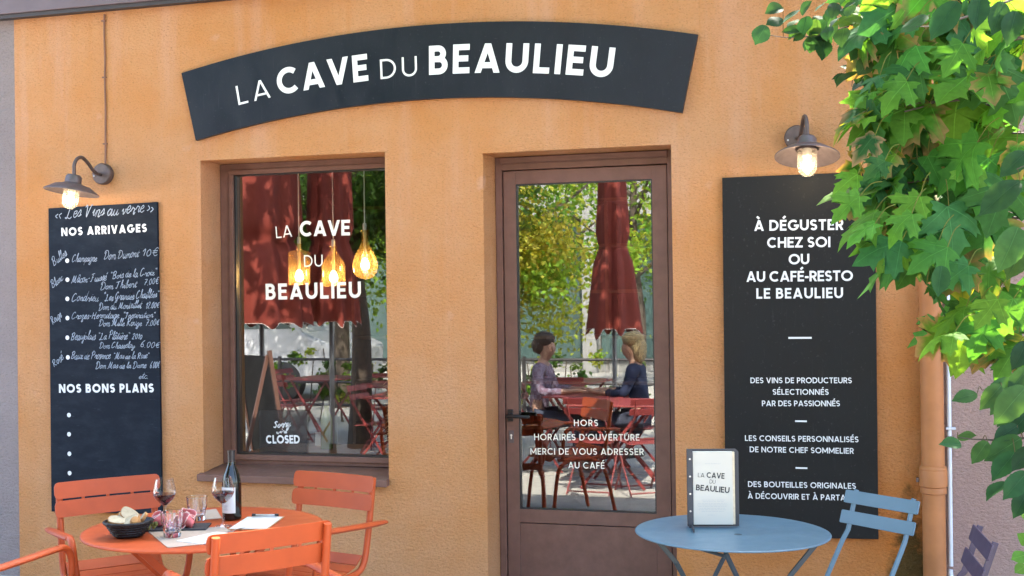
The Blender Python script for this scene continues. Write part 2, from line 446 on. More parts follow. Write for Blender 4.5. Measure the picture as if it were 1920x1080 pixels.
HW = {
'a': "7,8 4,10 0,5 2,0 5,2 8,10 7,2 9,0 11,3", 'b': "0,3 4,14 5,21 3,21 2,12 2,2 4,0 7,3 6,9 4,8 9,8", 'c': "7,8 4,10 0,5 2,0 5,0 8,3",
'd': "7,8 4,10 0,5 2,0 5,2 8,12 10,21 8,10 7,2 9,0 11,3", 'e': "0,4 5,6 6,9 4,10 1,7 1,2 4,0 8,3", 'f': "0,3 5,13 7,20 5,21 3,10 1,-8 0,-9 -1,-6 3,1 7,3",
'g': "7,8 4,10 0,5 2,0 5,2 8,10 6,-4 3,-9 0,-6 5,0 10,4", 'h': "0,3 4,14 5,21 3,21 2,10 1,0 2,5 5,10 7,8 6,1 8,0 10,3", 'i': "0,3 3,10 2,2 4,0 6,3/4,14 4,15",
'j': "0,3 4,10 2,-6 0,-9 -1,-5 6,3/5,14 5,15", 'l': "0,3 4,14 5,21 3,21 2,8 3,0 6,3", 'm': "0,5 2,10 1,0 3,8 5,10 6,8 5,0 7,8 9,10 11,8 10,1 12,0 14,3",
'n': "0,5 2,10 1,0 3,8 6,10 7,8 6,1 8,0 10,3", 'o': "5,10 1,8 0,3 3,0 6,3 6,8 4,10 6,8 9,9", 'p': "0,4 3,10 1,-9 3,8 6,10 8,6 5,0 2,2/5,0 9,3",
'r': "0,4 3,11 4,9 7,9 6,3 7,0 9,3", 's': "0,3 5,11 6,5 4,0 1,1/4,0 8,3", 't': "0,3 4,12 5,18 3,4 4,0 7,3/1,12 8,13", 'u': "0,4 2,10 1,3 3,0 6,3 8,10 7,2 9,0 11,3",
'v': "0,6 2,10 3,0 4,0 7,8 6,10 9,9", 'w': "0,6 2,10 2,0 4,0 6,8 6,0 8,0 11,8 10,10 13,9", 'x': "0,8 3,10 4,2 7,0 9,3/7,10 1,0", 'y': "0,8 2,10 2,3 5,2 8,10 5,-5 2,-9 1,-5 8,2 11,4", 'z': "0,9 3,10 6,9 2,2 6,-5 4,-9 2,-6 9,3",
'L': "3,17 6,20 5,10 3,1 1,0 0,2 4,2 9,0 12,3", 'V': "0,16 3,20 4,10 5,0 8,10 11,20 13,18", 'C': "10,17 7,20 2,14 1,4 4,0 9,3 12,5", 'D': "4,18 3,8 2,0 8,1 13,8 10,18 3,20 0,15 2,13",
'M': "0,1 2,1 6,20 7,4 9,4 13,20 12,4 14,0 16,3", 'F': "2,18 6,19 12,20/7,19 5,5 3,0 0,2/4,10 9,11", 'B': "3,18 2,0/0,15 5,20 10,18 9,12 4,10 9,9 11,4 7,0 2,1/11,4 12,3",
'G': "10,17 6,20 1,13 1,5 4,3 8,8 10,11 9,0 6,-5 3,-2 12,5", 'T': "0,17 5,19 11,20/7,19 5,5 3,0 1,2", 'I': "0,17 4,20 8,19/5,19 4,3 0,0", 'H': "2,19 1,0/10,20 8,0 11,2/1,10 9,11",
'P': "3,19 2,0/0,15 5,20 11,17 9,11 3,10", 'R': "3,19 2,0/0,15 5,20 10,17 8,11 4,10 8,3 12,1", 'S': "9,17 6,20 2,16 7,9 5,1 0,3",
'0': "5,18 1,12 2,2 5,0 8,6 7,15 5,18", '1': "1,13 5,19 4,0", '2': "1,14 4,19 8,16 5,8 1,1 5,1 9,0", '6': "8,18 3,12 1,4 4,0 8,3 6,8 2,6", '7': "1,18 9,18 5,8 3,0/3,9 9,10", '€': "10,16 7,18 3,12 3,4 6,0 10,2/0,11 9,11/0,7 8,7",
'.': "1,0 2,1", '-': "1,8 6,9", '"': "1,20 2,16/4,20 5,16", '<': "4,9 0,5 4,1", '>': "0,9 4,5 0,1", "'": "1,20 2,16"}
HACC = {'é': ('e', "5,14 8,18"), 'â': ('a', "3,13 6,17 9,13"), 'è': ('e', "3,18 6,14"), 'ô': ('o', "1,13 4,17 7,13")}
def script_line(mb, s, x0, z0, x1, z1, caph, w, y, ref=(0, 0), slant=.30, rnd=None):
    rnd = rnd or random.Random(hash(len(s)) + int(x0 * 1000))
    d = Vector((x1 - x0, z1 - z0)); Wd = d.length; d.normalize(); nrm = Vector((-d.y, d.x))
    strokes = []; u = 0
    for c in s:
        if c == ' ': u += 6; continue
        extra = None
        if c in HACC: c, extra = HACC[c]
        spec = HW[c] + ('/' + extra if extra else ''); mxx = 0
        jy = rnd.uniform(-1.3, 1.3); js = rnd.uniform(.85, 1.15)
        for st in spec.split('/'):
            pts = [tuple(float(q) for q in p.split(',')) for p in st.split()]
            mxx = max(mxx, max(p[0] for p in pts)) if st != extra else mxx
            strokes.append([(u + a, b * js + jy + rnd.uniform(-.8, .8)) for a, b in pts])
        u += mxx + (3 if c.isupper() or c.isdigit() or c in '"<>-.' else -.2)
    sy = caph / 20; sx = Wd / max(u, 1); lev = 0
    for st in strokes:
        pts = cat([(a * sx + b * sy * slant, b * sy, 0) for a, b in st], 4)
        for q in ribbon([(p.x, p.y) for p in pts], w * rnd.uniform(.8, 1.15)):
            mb.add([(x0 - ref[0] + d.x * p[0] + nrm.x * p[1], y - (lev % 9) * .00012, z0 - ref[1] + d.y * p[0] + nrm.y * p[1]) for p in q], [(0, 1, 2, 3)])
        lev += 1
    return mb

# ---------------------------------------------------------------- materials
M = {}
M['orange'] = stucco('orange_stucco', (.69, .345, .165), (.75, .46, .36), (.65, .27, .085), moss_and_shade=True)
M['mauve'] = stucco('mauve_stucco', (.36, .295, .285), (.44, .375, .36), (.31, .25, .24), streak=.4)
M['pink'] = stucco('pink_stucco', (.50, .335, .29), (.58, .42, .38), (.43, .27, .23), streak=.5)
M['joinery'] = mat('plum_brown_paint', (.155, .078, .058), .45, spec=.3, var=.14, vscale=14, bump=.12, bscale=140)
M['fascia'] = mat('fascia_paint', (.12, .085, .095), .5, var=.12, vscale=6)
M['roof'] = mat('roof_tile', (.28, .12, .07), .85, var=.25, vscale=5)
M['pane'] = glass_pane('window_glass', .165, (.86, .9, .88))
def dusty(name, c0, rough, spec, amt):
    m = mat(name, c0, rough, spec=spec); t = NT(m); b = t.n['Principled BSDF']; v = t.coord()
    a = t.ramp(t.noise(t.coord((1, 1, .6)), 3.2, 7, .7), [(.35, (0, 0, 0)), (.75, (1, 1, 1))]); s = t.ramp(t.noise(v, 70, 2, .5), [(.66, (0, 0, 0)), (.74, (1, 1, 1))])
    sc = t.ramp(t.noise(t.coord((14, 1, 1.1)), 6, 4, .6), [(.62, (0, 0, 0)), (.74, (1, 1, 1))])
    f = t.math('ADD', t.math('ADD', t.math('MULTIPLY', a, amt), t.math('MULTIPLY', s, amt * 2.2)), t.math('MULTIPLY', sc, amt * 1.2))
    t.link(t.mix(f, c0, (.42, .41, .40)), b.inputs['Base Color'])
    rr = t.new('ShaderNodeMapRange'); rr.inputs['To Min'].default_value = rough - .12; rr.inputs['To Max'].default_value = rough + .2; t.link(a, rr.inputs[0]); t.link(rr.outputs[0], b.inputs['Roughness']); return m
M['sign'] = dusty('anthracite_panel', (.0062, .0092, .0152), .4, .22, .022)
M['slate_panel'] = dusty('charcoal_panel', (.0075, .0075, .0078), .55, .18, .016)
def chalkboard():
    m = mat('chalkboard', (.005, .009, .017), .65, spec=.14); t = NT(m); b = t.n['Principled BSDF']; v = t.coord()
    dust = t.noise(t.coord((1, 1, 2.2)), 5, 7, .7)
    c = t.mix(t.math('MULTIPLY', t.ramp(dust, [(.45, (0, 0, 0)), (.8, (1, 1, 1))]), .06), (.005, .009, .017), (.20, .24, .30))
    sc = t.noise(t.coord((1.2, 1, 9)), 13, 3, .6)
    c = t.mix(t.math('MULTIPLY', t.ramp(sc, [(.66, (0, 0, 0)), (.76, (1, 1, 1))]), .06), c, (.35, .38, .42))
    t.link(c, b.inputs['Base Color']); return m
M['board'] = chalkboard()
M['white'] = mat('white_vinyl', (.72, .72, .71), .5)
M['cream'] = mat('cream_vinyl', (.84, .80, .68), .5)
M['chalk'] = mat('white_chalk', (.30, .345, .42), .9)
M['print_white'] = mat('printed_white', (.66, .66, .67), .6)
M['bronze'] = mat('weathered_bronze', (.11, .078, .07), .48, .55, var=.25, vscale=25, bump=.15, bscale=90)
M['bronze_light'] = mat('weathered_zinc', (.125, .095, .092), .5, .5, var=.2, vscale=30)
M['jar'] = thin_glass('lamp_glass', (.97, .95, .92), .03, (1, .9, .74))
M['bulb'] = emit('lit_bulb', (1.0, .80, .55), 15)
M['socket'] = mat('cream_socket', (.72, .66, .55), .5)
M['pipe'] = mat('painted_pipe', (.36, .140, .050), .55, spec=.3, var=.2, vscale=4, bump=.2, bscale=30)
M['pvc'] = mat('grey_plastic', (.55, .57, .62), .4, var=.08, vscale=6)
M['cable'] = mat('brown_cable', (.20, .09, .055), .6)
M['black'] = mat('black_plastic', (.012, .012, .014), .35)
M['steel'] = mat('brushed_steel', (.5, .5, .5), .3, 1.0)
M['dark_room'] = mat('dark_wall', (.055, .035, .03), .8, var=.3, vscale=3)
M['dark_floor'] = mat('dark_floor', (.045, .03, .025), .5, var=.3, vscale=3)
M['wood'] = mat('shelf_wood', (.14, .075, .04), .55, var=.3, vscale=12)

# ---------------------------------------------------------------- ground
def paving():
    m = mat('terrace_paving', (.3, .28, .25), .85); t = NT(m); b = t.n['Principled BSDF']; v = t.coord()
    n = t.noise(v, .35, 6, .65); n2 = t.noise(v, 55, 3, .7)
    c = t.ramp(n, [(.3, (.30, .28, .25)), (.7, (.42, .395, .35))])
    c = t.mix(.5, c, t.ramp(n2, [(.3, (.6, .6, .6)), (.7, (1.2, 1.2, 1.2))]), 'MULTIPLY')
    t.link(c, b.inputs['Base Color']); t.link(t.bump(n2, .4, .005), b.inputs['Normal']); return m
g = MB(); g.quad((-400, -400, 0), (400, -400, 0), (400, 400, 0), (-400, 400, 0))
tag(g.build('ground', paving()), None, None, None, 'structure')

# ---------------------------------------------------------------- the shop building and its neighbours
EAVE = 3.455
X0, X1 = -5.043, .30
WX0, WX1, WZ0, WZ1 = -3.762, -2.598, .655, 2.503
DX0, DX1, DZ1 = -2.023, -.988, 2.467
RD = .22       # depth of the reveals
shop = thing('shop_building', 'orange roughcast wine shop front with one window and one glazed door', 'building', (-2.3, 0, 0))
SX = 2.3
def P3(x, y, z): return (x + SX, y, z)
w = MB()
xs = [X0, WX0, WX1, DX0, DX1, X1]; zs = [0, WZ0, WZ1, EAVE + .05]
def wallrect(x0, x1, z0, z1): w.quad(P3(x0, 0, z0), P3(x1, 0, z0), P3(x1, 0, z1), P3(x0, 0, z1))
wallrect(X0, WX0, 0, EAVE + .3); wallrect(WX0, WX1, 0, WZ0); wallrect(WX0, WX1, WZ1, EAVE + .3); wallrect(WX1, DX0, 0, EAVE + .3)
wallrect(DX0, DX1, DZ1, EAVE + .3); wallrect(DX1, X1, 0, EAVE + .3)
def reveal(x0, x1, z0, z1, sill):
    w.quad(P3(x0, 0, z0), P3(x0, RD + .1, z0), P3(x0, RD + .1, z1), P3(x0, 0, z1))
    w.quad(P3(x1, 0, z0), P3(x1, RD + .1, z0), P3(x1, RD + .1, z1), P3(x1, 0, z1))
    w.quad(P3(x0, 0, z1), P3(x1, 0, z1), P3(x1, RD + .1, z1), P3(x0, RD + .1, z1))
    if sill: w.quad(P3(x0, 0, z0), P3(x1, 0, z0), P3(x1, RD + .1, z0), P3(x0, RD + .1, z0))
reveal(WX0, WX1, WZ0, WZ1, True); reveal(DX0, DX1, 0, DZ1, False)
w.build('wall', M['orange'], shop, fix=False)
# eave board with a dark strip along its underside, and the roof that climbs away behind it
f = MB(); f.box(X0 - 4 + SX, -.075, EAVE - .005, X1 + SX, .0 - .003, EAVE + .24); f.build('fascia', M['fascia'], shop, bevel=.004)
f = MB(); f.box(X0 - 4 + SX, -.062, EAVE - .03, X1 + SX, -.012, EAVE - .006); f.build('dark_strip', mat('dark_strip_paint', (.03, .022, .022), .6), shop)
f = MB(); f.add([P3(X0 - 4, -.22, EAVE + .24), P3(6, -.22, EAVE + .24), P3(6, 6, EAVE + 2.3), P3(X0 - 4, 6, EAVE + 2.3), P3(X0 - 4, -.22, EAVE + .30), P3(6, -.22, EAVE + .30), P3(6, 6, EAVE + 2.36), P3(X0 - 4, 6, EAVE + 2.36)],
      [(3, 2, 1, 0), (4, 5, 6, 7), (0, 1, 5, 4), (1, 2, 6, 5), (2, 3, 7, 6), (3, 0, 4, 7)])
f.build('roof', M['roof'], shop)
# dark room behind the glass
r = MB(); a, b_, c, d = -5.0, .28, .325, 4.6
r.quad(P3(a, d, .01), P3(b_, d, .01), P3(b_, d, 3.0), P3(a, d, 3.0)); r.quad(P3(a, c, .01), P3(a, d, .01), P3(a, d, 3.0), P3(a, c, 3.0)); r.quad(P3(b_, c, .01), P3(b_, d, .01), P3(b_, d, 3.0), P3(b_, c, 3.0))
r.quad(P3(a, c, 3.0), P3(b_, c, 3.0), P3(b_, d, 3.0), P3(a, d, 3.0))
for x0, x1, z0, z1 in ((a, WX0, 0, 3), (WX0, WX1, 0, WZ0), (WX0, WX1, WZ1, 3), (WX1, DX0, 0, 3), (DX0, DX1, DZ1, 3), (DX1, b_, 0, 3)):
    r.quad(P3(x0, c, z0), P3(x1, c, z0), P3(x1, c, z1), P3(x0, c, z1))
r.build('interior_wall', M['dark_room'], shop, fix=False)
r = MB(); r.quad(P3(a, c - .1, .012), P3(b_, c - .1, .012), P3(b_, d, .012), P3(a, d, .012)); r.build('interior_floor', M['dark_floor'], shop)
# window: frame > pane, sill, lettering
fr = MB(); fy = RD
def rail(mb, x0, x1, z0, z1, y0, y1): mb.box(x0 + SX, y0, z0, x1 + SX, y1, z1)
GX0, GX1, GZ0, GZ1 = -3.668, -2.680, .757, 2.437
e = .003
rail(fr, WX0 + e, GX0, WZ0 + .045, WZ1 - e, fy, fy + .07); rail(fr, GX1, WX1 - e, WZ0 + .045, WZ1 - e, fy, fy + .07)
rail(fr, GX0, GX1, GZ1, WZ1 - e, fy, fy + .07); rail(fr, GX0, GX1, WZ0 + .045, GZ0, fy, fy + .07)
rail(fr, GX0 - .028, GX0 - .0, GZ0, GZ1, fy - .014, fy - .001); rail(fr, GX0 - .028, GX1, GZ0 - .032, GZ0, fy - .016, fy - .001)
rail(fr, GX0 - .028, GX1, GZ1, GZ1 + .026, fy - .014, fy - .001)
wframe = fr.build('window', M['joinery'], shop, bevel=.003)
p = MB(); p.quad(P3(GX0, fy + .032, GZ0), P3(GX1, fy + .032, GZ0), P3(GX1, fy + .032, GZ1), P3(GX0, fy + .032, GZ1)); p.build('pane', M['pane'], wframe)
gk = MB(); rail(gk, GX0, GX0 + .009, GZ0, GZ1, fy + .005, fy + .03); rail(gk, GX0 + .009, GX1, GZ0, GZ0 + .009, fy + .005, fy + .03); rail(gk, GX0 + .009, GX1, GZ1 - .008, GZ1, fy + .005, fy + .03)
gk.build('gasket', M['black'], wframe)
s = MB(); s.prism([(0, 0)], 0, 0) if False else None
s.add([P3(WX0 - .022, -.045, .668), P3(WX1 + .004, -.045, .668), P3(WX1 - e, fy, .698), P3(WX0 + e, fy, .698), P3(WX0 - .022, -.045, .628), P3(WX1 + .004, -.045, .628), P3(WX1 - e, fy, .660), P3(WX0 + e, fy, .660),
       P3(WX0 - .022, -.002, .674), P3(WX1 + .004, -.002, .674), P3(WX1 - e, -.002, .674), P3(WX0 + e, -.002, .674), P3(WX0 - .022, -.002, .634), P3(WX1 + .004, -.002, .634), P3(WX1 - e, -.002, .634), P3(WX0 + e, -.002, .634)],
      [(0, 1, 9, 10, 11, 8), (11, 10, 2, 3), (4, 5, 1, 0), (0, 8, 12, 4), (1, 5, 13, 9), (8, 11, 15, 12), (9, 13, 14, 10), (12, 15, 14, 13, 5, 4), (15, 7, 6, 14), (3, 2, 6, 7)])
s.build('sill', M['joinery'], wframe, bevel=.004)
LY = fy + .029
for args in [('LA',-3.403,2.048,-3.298,2.056,0.0701,.11),('CAVE',-3.249,2.055,-2.925,2.053,0.0919,.20),('DU',-3.223,1.873,-3.102,1.874,0.0696,.11),('BEAULIEU',-3.477,1.681,-2.860,1.685,0.0958,.20)]:
    L = MB(); text_line(L, *args, LY, (-SX, 0)); L.build('lettering', M['cream'], wframe, fix=False)
# door: frame, leaf > pane, handle, lock plate, lettering, kick panel
df = MB()
rail(df, DX0 + e, -1.982, .0, DZ1 - e, fy, fy + .08); rail(df, -1.045, DX1 - e, .0, DZ1 - e, fy, fy + .08); rail(df, -1.982, -1.045, 2.392, DZ1 - e, fy, fy + .08)
rail(df, -1.985, -1.042, 2.425, 2.430, fy - .012, fy - .0); rail(df, -1.985, -1.042, 2.43, DZ1 - .006, fy - .02, fy - .001)
df.build('door_frame', M['joinery'], shop, bevel=.003)
dl = MB(); ly = fy + .012
LX0, LX1, HX0, HX1, HZ0, HZ1 = -1.977, -1.050, -1.905, -1.131, .487, 2.312
rail(dl, LX0, HX0, .03, 2.386, ly, ly + .05); rail(dl, HX1, LX1, .03, 2.386, ly, ly + .05); rail(dl, HX0, HX1, HZ1, 2.386, ly, ly + .05)
rail(dl, HX0, HX1, .03, HZ0 - .08, ly + .006, ly + .044); rail(dl, HX0, HX1, HZ0 - .075, HZ0, ly, ly + .05)
door = dl.build('door', M['joinery'], shop, bevel=.0025)
p = MB(); p.quad(P3(HX0, ly + .02, HZ0), P3(HX1, ly + .02, HZ0), P3(HX1, ly + .02, HZ1), P3(HX0, ly + .02, HZ1)); p.build('pane', M['pane'], door)
gk = MB(); rail(gk, HX0, HX0 + .007, HZ0, HZ1, ly + .004, ly + .018); rail(gk, HX1 - .007, HX1, HZ0, HZ1, ly + .004, ly + .018); rail(gk, HX0 + .007, HX1 - .007, HZ1 - .007, HZ1, ly + .004, ly + .018); rail(gk, HX0 + .007, HX1 - .007, HZ0, HZ0 + .006, ly + .004, ly + .018)
gk.build('gasket', M['black'], door)
h = MB(); hx, hz = -1.952, 1.012
h.box(hx - .016 + SX, ly - .008, hz - .034, hx + .016 + SX, ly - .001, hz + .034)
h.tube([P3(hx, ly - .006, hz), P3(hx, ly - .05, hz)], .011, 12); h.tube([P3(hx - .008, ly - .05, hz), P3(hx + .02, ly - .056, hz), P3(hx + .125, ly - .056, hz - .002)], .0105, 12)
h.build('handle', M['black'], door, True, bevel=.002)
k = MB(); kz = .893
k.box(-1.962 + SX, ly - .004, kz - .035, -1.934 + SX, ly - .001, kz + .035); k.build('lock_plate', M['bronze_light'], door, bevel=.002)
k = MB(); k.disc((-1.948 + SX, ly - .0055, kz + .008), .006); k.box(-1.951 + SX, ly - .0057, kz - .014, -1.945 + SX, ly - .0048, kz + .006); k.build('keyhole', M['socket'], door, fix=False)
for args in [('HORS',-1.590,0.956,-1.453,0.958,0.0355),("HORAIRES D'OUVERTURE",-1.820,0.873,-1.222,0.882,0.0359),('MERCI DE VOUS ADRESSER',-1.843,0.792,-1.200,0.804,0.0359),('AU CAFÉ',-1.626,0.720,-1.420,0.723,0.0356)]:
    L = MB(); text_line(L, *args, .15, ly + .016, (-SX, 0)); L.build('lettering', M['cream'], door, fix=False)
st = MB(); st.box(DX0 + .004 + SX, .0, .004, DX1 - .004 + SX, fy + .08, .028); st.build('threshold', mat('threshold_stone', (.3, .28, .26), .8, var=.15), shop, bevel=.004)

mv = MB(); mv.box(-4, 0, 0, 0, .3, EAVE + .3)
o = mv.build('neighbouring_wall', M['mauve']); o.location = (X0 - .0015, .004, 0); tag(o, 'pale mauve roughcast wall that adjoins the orange shop front', 'wall')
pk = MB(); pk.box(0, 0, 0, 6, .3, EAVE + .3)
o = pk.build('rendered_wall', M['pink']); o.location = (X1 + .0015, .004, 0); tag(o, 'pink rendered wall beyond the thick drainpipe', 'wall')

# ---------------------------------------------------------------- arched fascia sign
SC = Vector((-2.334, -3.807)); RO, RI, RB = 6.995, 6.585, 6.7165
sg = thing('fascia_sign', 'long arched anthracite sign with white lettering above window and door', 'sign', (-2.33, 0, 2.65))
def sp(a, rad, y): return (SC.x + rad * math.sin(R(a)) + 2.33, y, SC.y + rad * math.cos(R(a)) - 2.65)
b = MB(); N = 48; A0, A1 = -12.62, 12.37
for i in range(N + 1):
    a = A0 + (A1 - A0) * i / N
    b.v += [Vector(sp(a, RI, -.030)), Vector(sp(a, RO, -.030)), Vector(sp(a, RO, -.004)), Vector(sp(a, RI, -.004))]
for i in range(N):
    q = i * 4
    for j in range(4): b.f.append((q + j, q + (j + 1) % 4, q + 4 + (j + 1) % 4, q + 4 + j))
b.f += [(0, 1, 2, 3), (N * 4 + 3, N * 4 + 2, N * 4 + 1, N * 4)]
b.build('panel', M['sign'], sg)
def arc_word(s, a0, a1, h, w):
    base = sum(glyph(c, w)[0] for c in s); arcl = R(a1 - a0) * (RB + h / 2)
    tr = (arcl / h - base) / max(1, len(s) - 1); sx = h
    if tr < .06 or tr > .3: tr = min(.3, max(.06, tr)); sx = arcl / (base + tr * (len(s) - 1))
    L = MB(); u = 0
    for c in s:
        W, polys = glyph_polys(c, w); ac = R(a0) + (u + W / 2) * sx / (RB + h / 2)
        ex = Vector((math.cos(ac), -math.sin(ac))); ey = Vector((math.sin(ac), math.cos(ac))); o = SC + ey * RB
        put(L, polys, lambda p, q, lev: ((o + ex * (p - W / 2) * sx + ey * q * h).x + 2.33, -.0325 - lev * .00015, (o + ex * (p - W / 2) * sx + ey * q * h).y - 2.65))
        u += W + tr
    L.build('lettering', M['white'], sg, fix=False)
arc_word('LA', -9.90, -8.12, .112, .105); arc_word('CAVE', -7.69, -2.93, .152, .205); arc_word('DU', -2.30, -.45, .110, .105); arc_word('BEAULIEU', .15, 8.92, .160, .205)

# ---------------------------------------------------------------- chalkboard with the wine list
lb = thing('chalkboard', 'tall chalkboard with handwritten wine list below the gooseneck lamp', 'chalkboard', (-4.415, 0, .42))
rf = (-4.415, .42)
b = MB(); b.prism([(-4.795 + 4.415, .412 - .42), (-4.033 + 4.415, .423 - .42), (-4.041 + 4.415, 2.269 - .42), (-4.793 + 4.415, 2.256 - .42)], -.022, -.003); b.build('panel', M['board'], lb, bevel=.002)
HAND = [('<< Les Vins au verre >>',-4.744,2.190,-4.059,2.210,0.075),('Bulles',-4.758,1.900,-4.660,1.969,0.0486),('Champagne',-4.631,1.927,-4.456,1.927,0.0452),('Dom Dumont',-4.408,1.936,-4.166,1.946,0.0512),('10€',-4.148,1.949,-4.042,1.952,0.0475),('Blanc',-4.769,1.766,-4.690,1.819,0.0454),('Mâcon-Fuissé',-4.636,1.797,-4.391,1.810,0.0484),('"Bois de la Croix"',-4.367,1.818,-4.046,1.837,0.0447),('Dom Thibert',-4.434,1.756,-4.183,1.765,0.0416),('7.00€',-4.135,1.777,-4.038,1.784,0.0380),('Condrieu',-4.636,1.688,-4.446,1.688,0.0484),('"Les Grandes Chaillées"',-4.417,1.687,-4.033,1.705,0.0448),('Dom du Monteillet',-4.447,1.632,-4.151,1.644,0.0416),('12.00€',-4.125,1.640,-4.036,1.643,0.0380),('Rouge',-4.769,1.545,-4.703,1.597,0.0454),('Crozes-Hermitage',-4.638,1.582,-4.307,1.583,0.0419),('"Inspiration"',-4.282,1.583,-4.059,1.586,0.0382),('Dom Mille Rouge',-4.448,1.536,-4.152,1.538,0.0416),('7.00€',-4.127,1.537,-4.037,1.541,0.0380),('Beaujolais',-4.644,1.455,-4.471,1.456,0.0484),('"La Plâtière"',-4.458,1.456,-4.237,1.457,0.0449),('2010',-4.220,1.457,-4.149,1.459,0.0318),('Dom Chasselay',-4.446,1.402,-4.200,1.406,0.0384),('6.00€',-4.166,1.410,-4.038,1.405,0.0380),('Rosé',-4.764,1.286,-4.693,1.339,0.0454),('Baux de Provence',-4.645,1.339,-4.370,1.340,0.0452),('"Mas de la Rose"',-4.353,1.340,-4.105,1.343,0.0383),('Dom Mas de la Dame',-4.473,1.282,-4.126,1.286,0.0385),('6.00€',-4.101,1.285,-4.038,1.289,0.0379),('etc.',-4.177,1.223,-4.110,1.223,0.0349)]
for i, (s_, *q) in enumerate(HAND):
    L = MB(); script_line(L, s_, *q, .0034 if i else .0050, -.0235, rf); L.build('handwriting', M['chalk'], lb, fix=False)
for args in [('NOS ARRIVAGES',-4.701,2.084,-4.110,2.093,0.0500,.235),('NOS BONS PLANS',-4.730,1.134,-4.075,1.142,0.0530,.235)]:
    L = MB(); text_line(L, *args, -.0235, rf); L.build('lettering', M['print_white'], lb, fix=False)
for x, z in [(-4.662,1.934),(-4.662,1.819),(-4.664,1.703),(-4.665,1.587),(-4.667,1.468),(-4.665,1.349),(-4.662,1.0),(-4.663,.884),(-4.662,.766),(-4.662,.649)]:
    L = MB(); L.disc((x + 4.415, -.0236, z - .42), .0135); L.build('bullet_dot', M['print_white'], lb)

# ---------------------------------------------------------------- printed charcoal board
rb = thing('menu_board', 'tall charcoal board with printed white text beside the door', 'sign', (-.35, 0, .44))
rf = (-.35, .44)
b = MB(); b.prism([(-.730 + .35, .431 - .44), (.024 + .35, .448 - .44), (.033 + .35, 2.281 - .44), (-.722 + .35, 2.279 - .44)], -.024, -.003); b.build('panel', M['slate_panel'], rb, bevel=.002)
for s_, x0, z0, x1, z1, h_ in [('À DÉGUSTER',-0.563,2.000,-0.123,1.993,0.0546),('CHEZ SOI',-0.499,1.912,-0.187,1.908,0.0531),('OU',-0.393,1.825,-0.291,1.824,0.0529),('AU CAFÉ-RESTO',-0.606,1.740,-0.080,1.736,0.0534),('LE BEAULIEU',-0.557,1.653,-0.129,1.651,0.0532),('DES VINS DE PRODUCTEURS',-0.593,1.221,-0.093,1.224,0.0287),('SÉLECTIONNÉS',-0.482,1.163,-0.206,1.165,0.0286),('PAR DES PASSIONNÉS',-0.537,1.104,-0.152,1.108,0.0286),('LES CONSEILS PERSONNALISÉS',-0.625,0.925,-0.065,0.929,0.0287),('DE NOTRE CHEF SOMMELIER',-0.602,0.868,-0.089,0.871,0.0287),('DES BOUTEILLES ORIGINALES',-0.613,0.690,-0.081,0.696,0.0287),('À DÉCOUVRIR ET À PARTAGER',-0.615,0.630,-0.057,0.637,0.0287)]:
    L = MB(); text_line(L, s_, x0, z0, x1, z1, h_, .19 if h_ > .04 else .16, -.0256, rf); L.build('lettering', M['print_white'], rb, fix=False)
for x0, x1, z, t in [(-.400, -.285, 1.452, .0095), (-.373, -.315, 1.03, .008), (-.374, -.316, .793, .008)]:
    L = MB(); L.box(x0 + .35, -.0256, z - t / 2 - .44, x1 + .35, -.0246, z + t / 2 - .44); L.build('dash', M['print_white'], rb)

# ---------------------------------------------------------------- gooseneck wall lamps
def wall_lamp(label, loc, arm_dx, tilt, roll):
    t = thing('wall_lamp', label, 'lamp', loc, 0, 'lit wall lamps above the two boards')
    b = MB(); b.lathe([(0, -.0), (.062, -.0), (.064, .006), (.064, .034), (.058, .042), (0, .044)], 36); b.move(Matrix.Rotation(R(90), 4, 'X')); b.move(Matrix.Translation((0, -.001, 0)))
    b.build('wall_plate', M['bronze'], t, True)
    b = MB(); b.lathe([(0, 0), (.005, 0), (.004, .004), (0, .005)], 10); b.move(Matrix.Rotation(R(90), 4, 'X')); b.move(Matrix.Translation((-.044, -.044, -.012))); b.build('screw', M['steel'], t, True)
    ex = Vector((arm_dx, -.30, 0)); pts = [Vector((0, -.04, -.005))]
    for q, z in ((.28, -.002), (.42, .018), (.58, .055), (.75, .078), (.9, .065), (.99, .03), (1, -.01), (1, -.035)): pts.append(Vector((ex.x * q, ex.y * q, z)))
    b = MB(); b.tube(cat(pts, 5), .0105, 12); b.build('arm', M['bronze'], t, True)
    c = ex + Vector((0, 0, -.105)); HT = Matrix.Translation(c + Vector((0, 0, .07))) @ Matrix.Rotation(R(roll), 4, 'Y') @ Matrix.Rotation(R(tilt), 4, 'X') @ Matrix.Translation(Vector((0, 0, -.07))); c = (0, 0, 0)
    b = MB(); b.lathe([(.012, .078), (.036, .074), (.045, .062), (.047, .028), (.060, .020), (.100, .010), (.150, -.022), (.1545, -.026), (.1545, -.030), (.149, -.027), (.098, .004), (.050, .012), (.050, .0)], 56, c).move(HT); sh = b.build('shade', M['bronze_light'], t, True, angle=.9)
    b = MB(); b.lathe([(.046, .012), (.046, -.07), (.0455, -.085), (.041, -.104), (.031, -.118), (.015, -.126), (0, -.128)], 36, c).move(HT); b.build('glass_jar', M['jar'], t, True)
    b = MB(); b.lathe([(0, .01), (.021, .01), (.021, -.028), (.014, -.034), (0, -.034)], 20, c).move(HT); b.build('socket', M['socket'], t, True)
    b = MB(); b.lathe([(.010, -.034), (.012, -.044), (.019, -.062), (.0235, -.078), (.021, -.092), (.012, -.102), (0, -.105)], 20, c).move(HT); b.build('bulb', M['bulb'], t, True)
    return t
wall_lamp('lit gooseneck lamp on the wall above the handwritten chalkboard', (-4.407, 0, 2.449), .0, -7, 6)
wall_lamp('lit gooseneck lamp beside the tree above the printed charcoal board', (-.342, 0, 2.466), .062, -15, 0)
